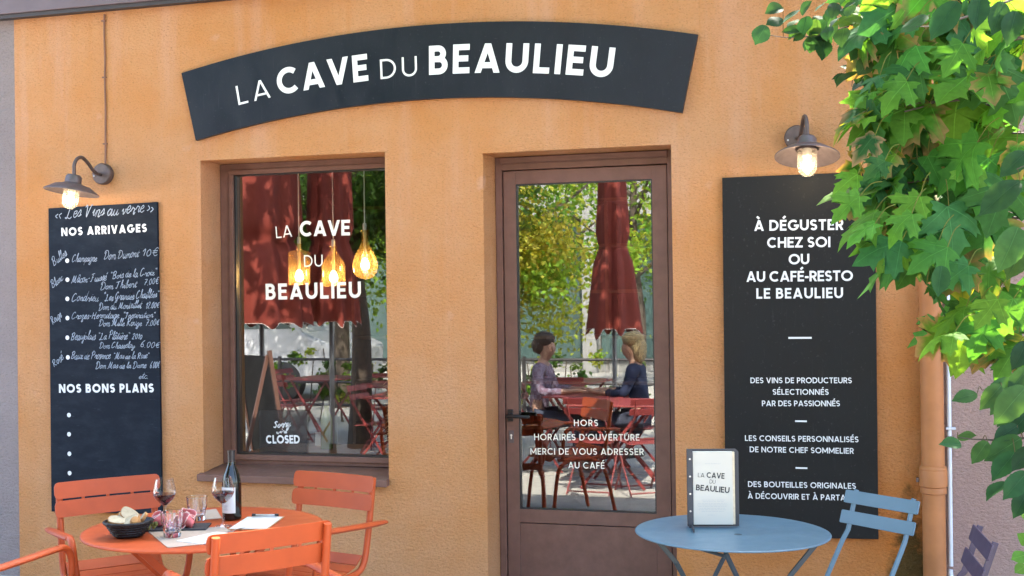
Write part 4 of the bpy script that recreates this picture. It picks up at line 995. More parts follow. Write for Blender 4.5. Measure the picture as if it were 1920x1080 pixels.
def damask():
    m = mat('damask_panel', (.04, .035, .035), .6); t = NT(m); b = t.n['Principled BSDF']; v = t.coord()
    wv = t.new('ShaderNodeTexVoronoi'); wv.inputs['Scale'].default_value = 42; t.link(v, wv.inputs['Vector'])
    t.link(t.ramp(wv.outputs['Distance'], [(.30, (.02, .018, .018)), (.42, (.07, .066, .06)), (.5, (.02, .018, .018))]), b.inputs['Base Color'])
    tr = t.new('ShaderNodeBsdfTransparent'); mx = t.new('ShaderNodeMixShader'); mx.inputs[0].default_value = .45
    t.link(b.outputs[0], mx.inputs[1]); t.link(tr.outputs[0], mx.inputs[2]); t.link(mx.outputs[0], t.n['Material Output'].inputs[0]); return m
b = MB(); b.quad((-.158, -.002, .0), (.158, -.002, .0), (.158, -.002, .262), (-.158, -.002, .262)); b.build('film', damask(), cs)
rf = (-3.37, .745)
L = MB(); script_line(L, 'Sorry', -3.431, .902, -3.318, .910, .040, .0062, -.0055, rf); L.build('lettering', M['white'], cs, fix=False)
L = MB(); script_line(L, "we're", -3.412, .868, -3.342, .871, .024, .004, -.0055, rf, slant=0); L.build('lettering', M['white'], cs, fix=False)
L = MB(); text_line(L, 'CLOSED', -3.481, .806, -3.259, .811, .050, .22, -.0055, rf); L.build('lettering', M['white'], cs, fix=False)
def straw_sheaf():
    t = thing('straw_sheaf', 'sheaf of pale dry straw hanging inside the window edge', 'straw', (-2.70, .36, .74))
    rnd = random.Random(11); b = MB()
    for i in range(230):
        z = rnd.uniform(.0, .62) ** 1.0; x = rnd.uniform(.0, .03); dx = -rnd.uniform(.03, .075) * (1.25 - z); dz = -rnd.uniform(.015, .05)
        b.tube([(x, rnd.uniform(-.02, .02), z + .05), (x + dx * .6, rnd.uniform(-.03, .02), z + .035), (x + dx, rnd.uniform(-.04, .02), z + .05 + dz)], .0012, 4)
    b.build('stalk', mat('straw', (.55, .45, .27), .8, var=.3, vscale=30), t)
    b = MB(); b.tube([(.02, 0, 0), (.02, 0, .72)], .012, 10); b.build('core', mat('straw_core', (.4, .32, .18), .8), t)
straw_sheaf()
def shelf_bottle(label, x, y, z, col, group='bottles standing in the shop window', cap=(.75, .75, .72)):
    t = thing('display_bottle', label, 'bottle', (x, y, z), 0, group)
    b = MB(); b.lathe([(0, .001), (.036, .001), (.038, .008), (.038, .19), (.030, .215), (.016, .245), (.0145, .30), (0, .30)], 28); b.build('glass', mat('display_glass', col, .08, spec=.6), t, True)
    b = MB(); b.lathe([(.0152, .26), (.0152, .302), (0, .303)], 20); b.build('capsule', mat('capsule', cap, .4), t, True)
wl = thing('display_shelf', 'dark wooden shelf inside the shop window', 'shelf', (-3.2, .75, 0))
b = MB(); b.box(-.55, -.22, .70, .55, .22, .735); b.build('top', M['wood'], wl, bevel=.004)
for x in (-.5, .5):
    b = MB(); b.box(x - .025, -.18, .013, x + .025, .18, .699); b.build('side_panel', M['wood'], wl, bevel=.003)
shelf_bottle('green wine bottle with a white cap standing in the window', -3.30, .70, .736, (.16, .22, .03))
shelf_bottle('dark red bottle on the window shelf near the straw', -2.93, .62, .736, (.10, .006, .008), cap=(.25, .02, .02))
shelf_bottle('dark green bottle on the window shelf near the straw', -2.84, .68, .736, (.01, .03, .012), cap=(.02, .02, .02))
tk = MB(); tk.box(-.055, -.002, 0, .055, .002, .085); o = tk.build('price_card', M['paper']); o.location = (-3.40, .86, .736); o.rotation_euler = (R(-8), 0, R(4)); tag(o, 'blank white card standing on the window shelf', 'card')
wr = thing('wine_rack', 'tall dark rack of lying bottles at the back of the shop', 'rack', (-2.2, 4.3, 0))
b = MB()
for z in [.1 + .4 * i for i in range(7)]: b.box(-2.4, -.2, z, 2.4, .2, z + .03)
for x in [-2.4 + .8 * i for i in range(7)]: b.box(x - .015, -.199, .131, x + .015, .199, 2.499)
b.build('rack_frame', M['wood'], wr)
HAZEL_TOP=[(-0.272,-2.08,2.668,-0.326,-2.11,2.649,0.5),(-0.326,-2.15,2.592,-0.358,-2.18,2.528,0.7),(-0.279,-2.00,2.643,-0.331,-2.03,2.623,0.6),(-0.210,-2.12,2.644,-0.267,-2.15,2.604,0.4),(-0.207,-2.17,2.616,-0.176,-2.20,2.651,0.5),(-0.199,-2.00,2.647,-0.207,-2.03,2.582,0.8),(-0.239,-1.74,2.695,-0.278,-1.77,2.665,0.25),(-0.227,-1.80,2.657,-0.267,-1.83,2.612,0.2),(-0.158,-1.82,2.629,-0.187,-1.85,2.558,0.5),(-0.119,-2.09,2.586,-0.127,-2.12,2.535,0.9),(-0.139,-1.93,2.573,-0.148,-1.96,2.505,0.7),(-0.095,-2.06,2.672,-0.109,-2.09,2.618,0.9),(-0.076,-2.11,2.638,-0.050,-2.14,2.611,0.6),(-0.071,-2.15,2.568,-0.080,-2.18,2.503,0.9),(-0.042,-2.09,2.516,-0.046,-2.12,2.464,0.5),(-0.030,-1.74,2.623,-0.032,-1.77,2.572,0.8),(0.020,-1.79,2.700,-0.015,-1.82,2.635,0.6),(0.003,-1.80,2.586,-0.001,-1.83,2.517,0.6),(0.030,-1.80,2.571,0.026,-1.83,2.489,0.5),(0.013,-2.10,2.469,-0.023,-2.13,2.412,0.3),(-0.028,-2.05,2.436,-0.098,-2.08,2.390,0.15),(0.010,-1.89,2.436,-0.048,-1.92,2.394,0.4),(-0.134,-1.83,2.730,-0.177,-1.86,2.695,0.12),(-0.178,-1.77,2.633,-0.213,-1.80,2.568,0.1),(-0.149,-1.76,2.693,-0.186,-1.79,2.666,0.4),(-0.070,-2.16,2.604,-0.110,-2.19,2.568,0.5),(-0.026,-1.90,2.644,-0.059,-1.93,2.625,0.5),(-0.115,-1.86,2.680,-0.139,-1.89,2.644,0.6),(0.040,-1.95,2.650,0.018,-1.98,2.584,0.3),(0.052,-2.11,2.560,0.017,-2.14,2.530,0.5),(0.065,-1.96,2.568,0.032,-1.99,2.527,0.7),(-0.041,-2.16,2.638,-0.058,-2.19,2.597,0.5),(-0.011,-1.73,2.717,-0.029,-1.76,2.738,0.5),(0.045,-1.77,2.728,0.014,-1.80,2.714,0.5),]
HAZEL=[(0.253,-2.68,2.509,0.182,-2.71,2.407,0.7),(0.306,-2.78,2.497,0.291,-2.81,2.406,0.6),(0.388,-2.54,2.526,0.357,-2.57,2.433,0.7),(0.173,-2.67,2.474,0.098,-2.70,2.431,0.5),(0.423,-2.55,2.498,0.396,-2.58,2.400,0.7),(0.444,-2.56,2.082,0.373,-2.59,2.015,0.7),(0.409,-2.70,1.986,0.304,-2.73,1.901,0.35),(0.400,-2.73,1.857,0.347,-2.76,1.739,0.6),(0.428,-2.66,1.815,0.375,-2.69,1.717,0.6),(0.285,-2.73,1.392,0.221,-2.76,1.376,0.55),(0.339,-2.84,1.424,0.285,-2.87,1.365,0.6),(0.386,-2.78,1.435,0.303,-2.81,1.375,0.55),(0.384,-2.57,1.381,0.334,-2.60,1.325,0.6),(0.397,-2.88,1.424,0.317,-2.91,1.333,0.7),(0.233,-2.88,1.267,0.179,-2.91,1.272,0.6),(0.236,-2.65,1.259,0.281,-2.68,1.270,0.5),(0.306,-2.79,1.265,0.264,-2.82,1.212,0.85),(0.394,-2.69,1.299,0.330,-2.72,1.260,0.7),(0.399,-2.71,1.266,0.306,-2.74,1.209,0.75),(0.378,-2.76,1.234,0.318,-2.79,1.164,0.8),(0.382,-2.50,1.114,0.322,-2.53,1.068,0.35),(0.402,-2.82,1.188,0.341,-2.85,1.121,0.8),(0.414,-2.73,1.125,0.374,-2.76,1.058,0.8),(0.381,-2.82,1.375,0.328,-2.85,1.318,0.8),(0.430,-2.65,1.338,0.376,-2.68,1.273,0.8),(0.419,-2.79,1.250,0.367,-2.82,1.194,0.8),(0.194,-2.76,1.752,0.184,-2.79,1.672,0.9),(0.431,-2.60,1.533,0.391,-2.63,1.458,0.7),(0.414,-2.77,1.467,0.365,-2.80,1.403,0.7),]
LOWLEAF=[(0.478,-2.09,0.818,0.432,-2.12,0.808,0.7),(0.487,-2.02,0.839,0.463,-2.05,0.875,0.6),(0.468,-2.18,0.802,0.433,-2.21,0.786,0.7),(0.477,-2.19,0.957,0.446,-2.22,0.978,0.6),]
MAPLE=[(0.097,-2.39,1.838,-0.038,-2.42,1.781,0.9),(0.079,-2.12,2.277,-0.032,-2.15,2.157,0.75),(-0.004,-2.19,2.274,-0.117,-2.22,2.211,0.15),(0.155,-2.38,1.977,0.082,-2.41,1.899,0.8),(0.022,-2.33,1.942,-0.104,-2.36,1.861,0.25),(0.204,-2.41,1.830,0.126,-2.44,1.754,0.7),(-0.032,-2.27,2.061,-0.104,-2.30,2.009,0.5),(-0.025,-2.48,1.976,-0.105,-2.51,1.904,0.45),(0.035,-2.15,2.048,-0.031,-2.18,1.973,0.7),(0.200,-2.05,2.261,0.078,-2.08,2.142,0.6),(0.210,-2.02,2.128,0.121,-2.05,2.020,0.8),(0.272,-2.13,1.961,0.298,-2.16,2.106,0.75),(0.440,-2.02,1.922,0.316,-2.05,1.800,0.85),(0.227,-2.49,1.813,0.120,-2.52,1.754,0.6),(0.295,-2.36,1.760,0.205,-2.39,1.697,0.7),(0.323,-2.02,1.783,0.236,-2.05,1.682,0.7),(0.304,-2.11,1.628,0.194,-2.14,1.554,0.2),(0.259,-2.29,1.555,0.142,-2.32,1.505,0.22),(0.344,-2.03,1.618,0.265,-2.06,1.420,0.6),(0.362,-2.19,1.586,0.310,-2.22,1.471,0.6),(0.458,-2.09,1.496,0.392,-2.12,1.396,0.6),(0.360,-2.35,2.350,0.377,-2.38,2.259,1.0),(0.285,-2.40,2.438,0.231,-2.43,2.351,0.9),(0.160,-2.28,2.403,0.070,-2.31,2.315,0.8),(0.052,-2.43,2.089,-0.008,-2.46,2.039,0.4),(0.023,-2.31,2.180,-0.044,-2.34,2.103,0.4),(0.092,-2.02,2.075,0.021,-2.05,1.999,0.5),(0.122,-2.33,2.349,0.048,-2.36,2.256,0.6),(0.126,-2.50,1.917,0.055,-2.53,1.837,0.5),(0.018,-2.48,1.889,-0.065,-2.51,1.838,0.3),(0.371,-2.42,1.655,0.307,-2.45,1.576,0.7),(0.449,-2.11,1.653,0.395,-2.14,1.532,0.7),(0.025,-2.32,2.323,-0.041,-2.35,2.288,0.15),(0.041,-2.35,2.367,-0.021,-2.38,2.316,0.2),]
CLUSTERS=[(0.07,-2.10,2.55,0.07),(0.39,-1.61,2.72,0.11),(0.49,-1.92,2.65,0.12),(0.21,-2.04,2.65,0.09),(0.13,-2.12,2.58,0.12),(0.07,-2.12,2.30,0.05),(0.18,-2.06,2.44,0.12),(0.17,-1.78,2.23,0.10),(0.07,-2.07,2.04,0.05),(0.17,-2.13,1.96,0.11),(0.36,-1.88,1.93,0.12),(0.11,-2.01,1.87,0.05),(0.36,-1.60,2.26,0.12),(0.35,-2.08,2.41,0.12),(0.30,-1.86,2.57,0.14),(0.47,-1.72,2.60,0.16),(0.10,-1.92,2.34,0.09),(0.27,-1.61,2.38,0.15),(0.43,-1.89,2.33,0.16),(0.09,-2.02,2.13,0.09),(0.23,-1.92,2.10,0.15),(0.39,-2.13,2.04,0.17),(0.13,-1.92,1.95,0.08),(0.28,-2.01,1.83,0.14),(0.46,-1.66,1.80,0.16),(0.38,-1.69,1.63,0.12),(0.46,-1.88,1.56,0.10),(0.55,-2.13,2.44,0.25),(0.60,-2.01,2.11,0.25),(0.60,-2.02,1.79,0.14),(0.24,-2.04,2.77,0.20),(0.47,-2.02,2.79,0.25),(0.77,-1.67,2.78,0.29),(0.39,-2.07,3.03,0.31),(0.71,-2.12,3.03,0.35),(0.61,-1.64,3.49,0.37),(0.90,-1.84,2.29,0.33),(0.94,-1.61,1.76,0.31),]

# ---------------------------------------------------------------- the trees that hang into the picture
M['leaf'] = leaf_mat('maple_leaf', .44); M['leaf2'] = leaf_mat('hornbeam_leaf', .38)
M['bark'] = mat('bark', (.06, .043, .03), .85, var=.3, vscale=18, bump=.8, bscale=40)
MAPLE_HALF = [(.0, .0), (.08, -.06), (.22, -.11), (.41, -.12), (.35, -.01), (.41, .06), (.31, .13), (.43, .20), (.64, .27), (.61, .36), (.75, .53), (.58, .52), (.53, .63), (.42, .53), (.23, .49), (.25, .62), (.37, .79), (.23, .80), (.16, .92), (.0, 1.10)]
OVATE_HALF = [(.0, .0), (.13, .04), (.20, .09), (.23, .12), (.28, .20), (.31, .235), (.335, .33), (.365, .36), (.365, .46), (.385, .495), (.36, .59), (.37, .62), (.31, .71), (.31, .745), (.23, .83), (.22, .86), (.11, .95), (.0, 1.08)]
class Crown:
    def __init__(s): s.v = []; s.f = []; s.c = []
    def leaf(s, base, tip, nrm, half, wscale, col, edge, rnd, droop=.18, fold=.10):
        base = Vector(base); t = Vector(tip) - base; ln = t.length; t.normalize()
        n = Vector(nrm); n = (n - t * n.dot(t)).normalized(); sd = t.cross(n)
        out = half + [(-x, y) for x, y in reversed(half[1:-1])]
        o = len(s.v); cx, cy = 0, .34; ph = rnd.uniform(0, 6)
        def p3(x, y):
            r2 = x * x + (y - .3) ** 2
            z = -droop * r2 - fold * abs(x) * -1 * .8 + .035 * math.sin(7 * x + ph) + .03 * math.sin(6 * y + ph * 2)
            return base + (sd * x * wscale + t * y + n * z) * ln
        s.v.append(p3(0, cy)); s.c.append(col)
        k = len(out)
        for sc in (.55, 1):
            for x, y in out:
                s.v.append(p3(x * sc, cy + (y - cy) * sc)); s.c.append(col if sc < 1 else edge)
        vein = tuple(min(1, q * 1.5 + .012) for q in col); lobes = [(0, 1.0), (.66, .47), (-.66, .47), (.36, -.10), (-.36, -.10)] if half is MAPLE_HALF else [(0, 1.02)]
        for lx, ly in lobes:
            prev = None
            for q in (0, .25, .5, .75, 1):
                x, y = lx * q, ly * q; wd_ = .0125 * (1 - .75 * q); dx, dy = (wd_, 0) if abs(lx) < .1 else (-wd_ * ly, wd_ * lx)
                P = [p3(x + dx, y + dy) + n * ln * .012, p3(x - dx, y - dy) + n * ln * .012]; z = len(s.v); s.v += P; s.c += [vein, vein]
                if prev is not None: s.f.append((prev, z, z + 1, prev + 1))
                prev = z
        o2 = o
        for i in range(k):
            j = (i + 1) % k
            s.f.append((o, o + 1 + i, o + 1 + j)); s.f.append((o + 1 + i, o + 1 + k + i, o + 1 + k + j, o + 1 + j))
    def stalk(s, a, b, r, col):
        mb = MB(); a, b = Vector(a), Vector(b); mid = (a + b) / 2 + Vector((0, 0, .015)); mb.tube(cat([a, mid, b], 3), r, 5, caps=False)
        o = len(s.v); s.v += mb.v; s.f += [tuple(i + o for i in f) for f in mb.f]; s.c += [col] * len(mb.v)
    def build(s, name, mt, parent):
        me = bpy.data.meshes.new(name); me.from_pydata(s.v, [], s.f); me.validate(); me.materials.append(mt)
        ca = me.color_attributes.new('tint', 'FLOAT_COLOR', 'POINT'); ca.data.foreach_set('color', [q for c in s.c for q in (*c, 1)])
        me.polygons.foreach_set('use_smooth', [True] * len(me.polygons))
        o = bpy.data.objects.new(name, me); COL.objects.link(o); o.parent = parent; return o
def jit(c, rnd, k=.25):
    q = rnd.uniform(1 - k, 1 + k); return tuple(x * q * rnd.uniform(.9, 1.1) for x in c)
rnd = random.Random(21)
GREENS = [(.050, .155, .026), (.072, .195, .026), (.038, .125, .040), (.105, .235, .028), (.032, .10, .024)]
YELL = (.30, .29, .035); BROWN = (.30, .19, .085)
tree_at = Vector((1.15, -1.95, 0))
mt_ = thing('maple_tree', 'maple tree with browned leaf edges hanging over the pink wall and charcoal board', 'tree', tree_at)
c = Crown()
def maple_leaf(b, t, n, w, far=0):
    col = jit(rnd.choice(GREENS), rnd); e = rnd.random()
    edge = tuple(x * 1.05 for x in col)
    if e < .14: edge = jit(BROWN, rnd)
    elif e < .22: edge = jit(YELL, rnd)
    if rnd.random() < .015: col = jit(YELL, rnd)
    c.leaf(Vector(b) - tree_at, Vector(t) - tree_at, n, MAPLE_HALF, w, col, edge, rnd, rnd.uniform(.1, .55), rnd.uniform(-.1, .35))
    return col
for x, y, z, x2, y2, z2, w in MAPLE:
    n = Vector((rnd.uniform(-.3, .2), -.85, rnd.uniform(.25, .7))) if w > .3 else Vector((rnd.uniform(-.3, .3), -.18, 1))
    b = Vector((x, y, z)); t2 = Vector((x2, y2, z2)); t2 = b + (t2 - b) * 1.02
    if w > .3: w = .62 + .38 * w
    else: w = .9
    maple_leaf(b, t2, n, w)
    q = b + Vector((rnd.uniform(.03, .08), rnd.uniform(.0, .06), rnd.uniform(.03, .09)))
    c.stalk(b - tree_at, q - tree_at, .0016, (.16, .17, .04))
CLUSTERS += [(.3, -1.0, 3.3, .3), (.8, -.9, 3.2, .35), (.1, -.85, 3.12, .2), (.6, -1.3, 3.8, .4), (.45, -.9, 3.5, .3), (1.0, -1.4, 3.4, .35)]  # unseen clusters added overhead to shade the leaves below
for X, Y, Z, r in CLUSTERS:
    for i in range(8 if r < .2 else 9):
        d = Vector((rnd.gauss(0, .55), rnd.gauss(0, .9), rnd.gauss(0, .55))); p = Vector((X, Y, Z)) + d * r
        if p.y > -1.25 and Z < 3: p.y = -1.25 - rnd.random() * .3
        ln = rnd.uniform(.10, .215); dr = Vector((rnd.uniform(-1, .35), rnd.uniform(-.6, .3), rnd.uniform(-1.0, -.1))).normalized()
        n = Vector((rnd.uniform(-.5, .5), rnd.uniform(-1, .1), rnd.uniform(.1, 1.1)))
        maple_leaf(p, p + dr * ln, n, rnd.uniform(.8, 1.05))
        c.stalk(p - tree_at, p - dr * .05 + Vector((rnd.uniform(0, .05), rnd.uniform(0, .05), .04)) - tree_at, .0015, (.16, .15, .04))
for i in range(5200):      # unseen upper crown, added to shade the terrace and the wall
    while True:
        q = Vector((rnd.uniform(-1, 1), rnd.uniform(-1, 1), rnd.uniform(-1, 1)))
        if q.length < 1: break
    p = Vector((-2.7 + 3.1 * q.x, -2.4 + 1.9 * q.y, 5.0 + .9 * q.z)) - tree_at + Vector((rnd.gauss(0, .1), rnd.gauss(0, .1), rnd.gauss(0, .1)))
    d = Vector((rnd.uniform(-1, 1), rnd.uniform(-1, 1), rnd.uniform(-1, .2))).normalized() * rnd.uniform(.11, .17); n = Vector((rnd.uniform(-.6, .6), rnd.uniform(-.6, .6), 1)).normalized(); sd = d.cross(n).normalized() * d.length * .5
    o = len(c.v); c.v += [p, p + d * .4 + sd, p + d, p + d * .4 - sd]; c.f.append((o, o + 1, o + 2, o + 3)); c.c += [jit(rnd.choice(GREENS), rnd)] * 4
c.build('crown', M['leaf'], mt_)
tr = MB(); tr.tube(cat([(0, 0, 0), (.02, 0, .8), (-.02, .02, 1.7), (.03, 0, 2.6), (.0, .05, 3.6)], 6), .10, 14, scales=[1.2 - .5 * i / 24 for i in range(25)])
for ex_, ey_, ez_ in ((-1.2, -.6, 5.2), (-2.8, -.4, 5.2), (-3.6, .6, 5.0), (-5.0, -1.0, 5.0), (-6.2, -.4, 5.0), (-4.2, -1.4, 4.9)):
    tr.tube(cat([(0, .05, 3.4), (ex_ * .4, ey_ * .4, 4.3), (ex_, ey_, ez_)], 6), .05, 8, scales=[1.1 - .9 * k / 12 for k in range(13)])
tr.build('trunk', M['bark'], mt_, True)
for i, (X, Y, Z, r) in enumerate(CLUSTERS):
    if i % 2 == 1 and i > 12: continue
    e_ = Vector((X, Y, Z)) - tree_at; z0 = max(.9, min(3.4, e_.z - rnd.uniform(-.1, .35))); b = MB()
    s0 = Vector((0, .02, z0)); mid = s0.lerp(e_, .5) + Vector((0, 0, rnd.uniform(.02, .14)))
    b.tube(cat([s0, mid, e_], 6), .011, 8, scales=[1.3 - 1.05 * k / 12 for k in range(13)])
    for k in range(3):
        q = mid.lerp(e_, rnd.random()); b.tube(cat([q, q + Vector((rnd.uniform(-.09, .03), rnd.uniform(-.1, .1), rnd.uniform(-.04, .1)))], 2), .003, 6)
    b.build('limb', M['bark'], mt_, True)
HG = [(.018, .055, .020), (.024, .068, .022), (.015, .046, .019), (.036, .085, .022)]
at_ = Vector((1.0, -2.9, 0))
ht = thing('hornbeam_tree', 'hornbeam with small oval serrated leaves reaching past the maple', 'tree', at_)
c = Crown(); pts_ = []
TWS = [(1.0, -2.9, 2.2), (.6, -2.4, 2.62), (.15, -2.0, 2.66), (-.10, -1.95, 2.60), (-.24, -1.95, 2.585), (-.35, -1.95, 2.605), (.15, -2.0, 2.66), (-.02, -1.95, 2.50), (-.05, -1.95, 2.40)]
for lst in (HAZEL_TOP, HAZEL):
    for x, y, z, x2, y2, z2, w in lst:
        n = Vector((rnd.uniform(-.35, .35), -.8, rnd.uniform(.1, .7)))
        ws = .8 if lst is HAZEL else 1.08
        if w < .3: n = Vector((rnd.uniform(-.3, .3), -.2, 1)); ws = .9
        elif w < .55: n = Vector((rnd.uniform(-.9, .9), -.6, .6))
        col = jit(rnd.choice(HG), rnd)
        b = Vector((x, y, z)) - at_; t2 = Vector((x2, y2, z2)) - at_
        c.leaf(b, t2, n, OVATE_HALF, ws, col, tuple(q * 1.1 for q in col), rnd, .12, rnd.uniform(.1, .5)); pts_.append((b, lst is HAZEL_TOP))
for i in range(46):
    a, b_ = rnd.choice([(TWS[1], TWS[2]), (TWS[2], TWS[3]), (TWS[2], TWS[3]), (TWS[3], TWS[4]), (TWS[6], TWS[7]), (TWS[7], TWS[8])]); p = Vector(a).lerp(Vector(b_), rnd.random()) + Vector((rnd.uniform(-.03, .03), rnd.uniform(-.06, .06), rnd.uniform(-.02, .05))) - at_
    d = Vector((rnd.uniform(-1, .4), rnd.uniform(-.4, .3), rnd.uniform(-.9, .5))).normalized(); col = jit(rnd.choice(HG), rnd, .35)
    c.leaf(p, p + d * rnd.uniform(.045, .075), (rnd.uniform(-.6, .6), -.7, rnd.uniform(.2, .9)), OVATE_HALF, .95, col, tuple(q * 1.1 for q in col), rnd, .14, rnd.uniform(.1, .5)); pts_.append((p, True))
for i in range(60):      # the rest of the crown beyond the picture edge
    p = Vector((rnd.uniform(.62, 1.2), rnd.uniform(-3.2, -2.5), rnd.uniform(.8, 2.9))) - at_; d = Vector((rnd.uniform(-1, .4), rnd.uniform(-.5, .5), rnd.uniform(-1, .1))).normalized()
    col = jit(rnd.choice(HG), rnd); c.leaf(p, p + d * rnd.uniform(.06, .1), (rnd.uniform(-.5, .5), -.6, .6), OVATE_HALF, 1, col, col, rnd)
def twig(path, r):
    b = MB(); P = cat([Vector(p) - at_ for p in path], 6); b.tube(P, r, 7, scales=[1.2 - .95 * k / (len(P) - 1) for k in range(len(P))]); return b
TW = [[(1.0, -2.9, 2.2), (.6, -2.4, 2.62), (.15, -2.0, 2.66), (-.10, -1.95, 2.60), (-.24, -1.95, 2.585), (-.35, -1.95, 2.605)], [(.15, -2.0, 2.66), (-.02, -1.95, 2.50), (-.05, -1.95, 2.40)], [(.6, -2.4, 2.62), (.25, -2.6, 2.47), (.14, -2.7, 2.44)],
      [(1.0, -2.9, 1.0), (.6, -2.75, 1.38), (.42, -2.7, 1.40), (.30, -2.7, 1.40)], [(.6, -2.75, 1.38), (.42, -2.7, 1.27), (.30, -2.7, 1.26), (.235, -2.7, 1.265)], [(1.0, -2.9, 1.0), (.55, -2.7, 1.22), (.40, -2.7, 1.16)], [(1.0, -2.9, 1.7), (.6, -2.75, 2.05), (.40, -2.7, 2.02)]]
for q in TW: twig(q, .0042).build('twig', M['bark'], ht, True)
segs = [(Vector(a) - at_).lerp(Vector(b) - at_, k / 8) for q in TW for a, b in zip(q, q[1:]) for k in range(9)]
for b, top in pts_:
    q = min(segs, key=lambda s_: (s_ - b).length)
    if (q - b).length < .16: c.stalk(b, q, .0011, (.09, .075, .03))
c.build('crown', M['leaf2'], ht)
b = MB(); b.tube(cat([(0, 0, 0), (.03, 0, 1), (0, .02, 2), (-.05, .05, 3.1)], 6), .045, 12, scales=[1.2 - .8 * k / 18 for k in range(19)]); b.build('trunk', M['bark'], ht, True)
sh = thing('shrub', 'small bright green leafy shrub at the foot of the pink wall', 'shrub', (.62, -2.1, 0)); c = Crown()
for x, y, z, x2, y2, z2, w in LOWLEAF:
    col = jit((.09, .2, .03), rnd); o_ = Vector((.62, -2.1, 0)); c.leaf(Vector((x, y, z)) - o_, Vector((x2, y2, z2)) - o_, (.1, -.8, .5), OVATE_HALF, 1.1, col, col, rnd)
for i in range(70):
    p = Vector((rnd.uniform(-.06, .3), rnd.uniform(-.2, .2), rnd.uniform(.15, .85))); d = Vector((rnd.uniform(-1, 1), rnd.uniform(-1, 1), rnd.uniform(-.5, .7))).normalized()
    col = jit((.08, .18, .03), rnd); c.leaf(p, p + d * .06, (rnd.uniform(-.5, .5), -.6, .8), OVATE_HALF, 1, col, col, rnd)
c.build('foliage', M['leaf2'], sh)
b = MB()
for i in range(6): b.tube([(.1, 0, 0), (rnd.uniform(-.05, .28), rnd.uniform(-.15, .15), rnd.uniform(.6, .8))], .004, 6)
b.build('stem', M['bark'], sh, True)

# ---------------------------------------------------------------- the terrace across from the shop (seen in the panes)
def far_crown(center, rad, n, size, cols, rnd, clumps=26):
    c = Crown(); cl = []
    for i in range(clumps):
        d = Vector((rnd.gauss(0, 1), rnd.gauss(0, 1), rnd.gauss(0, 1))).normalized() * rnd.uniform(.25, 1) ** .6
        cl.append((Vector((d.x * rad[0], d.y * rad[1], d.z * rad[2])), rnd.uniform(.22, .42), rnd.choice(cols)))
    for i in range(n):
        p0, r, col = rnd.choice(cl); p = Vector(center) + p0 + Vector((rnd.gauss(0, 1), rnd.gauss(0, 1), rnd.gauss(0, .8))) * r * min(rad) * .55
        t = Vector((rnd.uniform(-1, 1), rnd.uniform(-1, 1), rnd.uniform(-1.2, .2))).normalized() * size * rnd.uniform(.7, 1.3)
        nn = Vector((rnd.uniform(-1, 1), rnd.uniform(-1, 1), rnd.uniform(-.2, 1.2))); s_ = t.cross(nn).normalized() * size * .38; up_ = nn.normalized() * size * .08
        o = len(c.v); c.v += [p, p + t * .45 + s_ + up_, p + t, p + t * .45 - s_ + up_]; c.f += [(o, o + 1, o + 2), (o, o + 2, o + 3)]; cc = jit(col, rnd, .3); c.c += [cc] * 4
    return c
def far_tree(label, x, y, h, rad, zc, n, cols, seed, tr_=.16):
    rnd = random.Random(seed); t = thing('terrace_tree', label, 'tree', (x, y, 0), 0, 'trees across the terrace')
    far_crown((0, 0, zc), rad, n, .085, cols, rnd).build('crown', M['leaf'], t)
    b = MB(); b.tube(cat([(0, 0, 0), (.05, .02, zc * .35), (-.04, .03, zc * .7), (.02, 0, zc + rad[2] * .6)], 6), tr_, 14, scales=[1.25 - .9 * k / 18 for k in range(19)])
    for i in range(7):
        a = rnd.uniform(0, 6.28); z = zc * rnd.uniform(.55, .95); b.tube(cat([(0, 0, z), (math.cos(a) * rad[0] * .4, math.sin(a) * rad[1] * .4, z + .4), (math.cos(a) * rad[0] * .75, math.sin(a) * rad[1] * .75, z + .9)], 4), tr_ * .35, 8, scales=[1.1 - .9 * k / 8 for k in range(9)])
    b.build('trunk', M['bark'], t, True)
LT = [(.16, .26, .03), (.26, .30, .04), (.09, .19, .03), (.33, .31, .05), (.05, .11, .02)]
DK = [(.045, .10, .02), (.03, .075, .018), (.08, .14, .022)]  # darker greens, tree shade put into the leaf colour
far_tree('broad sunlit tree mirrored in the upper door pane', -5.3, -10.6, 6, (2.0, 1.7, 2.3), 3.4, 17000, LT, 31)
far_tree('dark leafy tree with bare trunk mirrored in the window', -5.55, -5.9, 6, (1.9, 1.5, 1.7), 3.6, 15000, DK, 32, .11)
far_tree('tall tree far across the terrace at the open end', -2.2, -15.5, 7, (2.2, 2, 2.2), 4.6, 5000, LT, 33)
far_tree('tree beyond the parasols with shaded crown', -10.6, -13.0, 7, (3.2, 2.2, 2.7), 3.9, 9000, DK, 34, .2)
far_tree('tree between the railing and the white van', -7.9, -10.6, 7, (2.0, 1.6, 2.2), 3.6, 9000, DK + LT[:2], 36, .12)
far_tree('smaller tree at the open side of the parked van', -3.9, -14.2, 7, (1.6, 1.5, 1.8), 3.6, 6000, LT[:3], 37, .12)
far_tree('unseen tree with high spreading crown added to shade the terrace', -5.2, -7.4, 6, (3.4, 2.4, 1.3), 5.3, 8000, DK, 38, .15)  # out of view, added so that its crown shades the terrace
M['canvas'] = mat('red_canvas', (.18, .022, .011), .8, var=.12, vscale=5, bump=.25, bscale=70)
M['trim'] = mat('white_trim', (.7, .66, .62), .7)
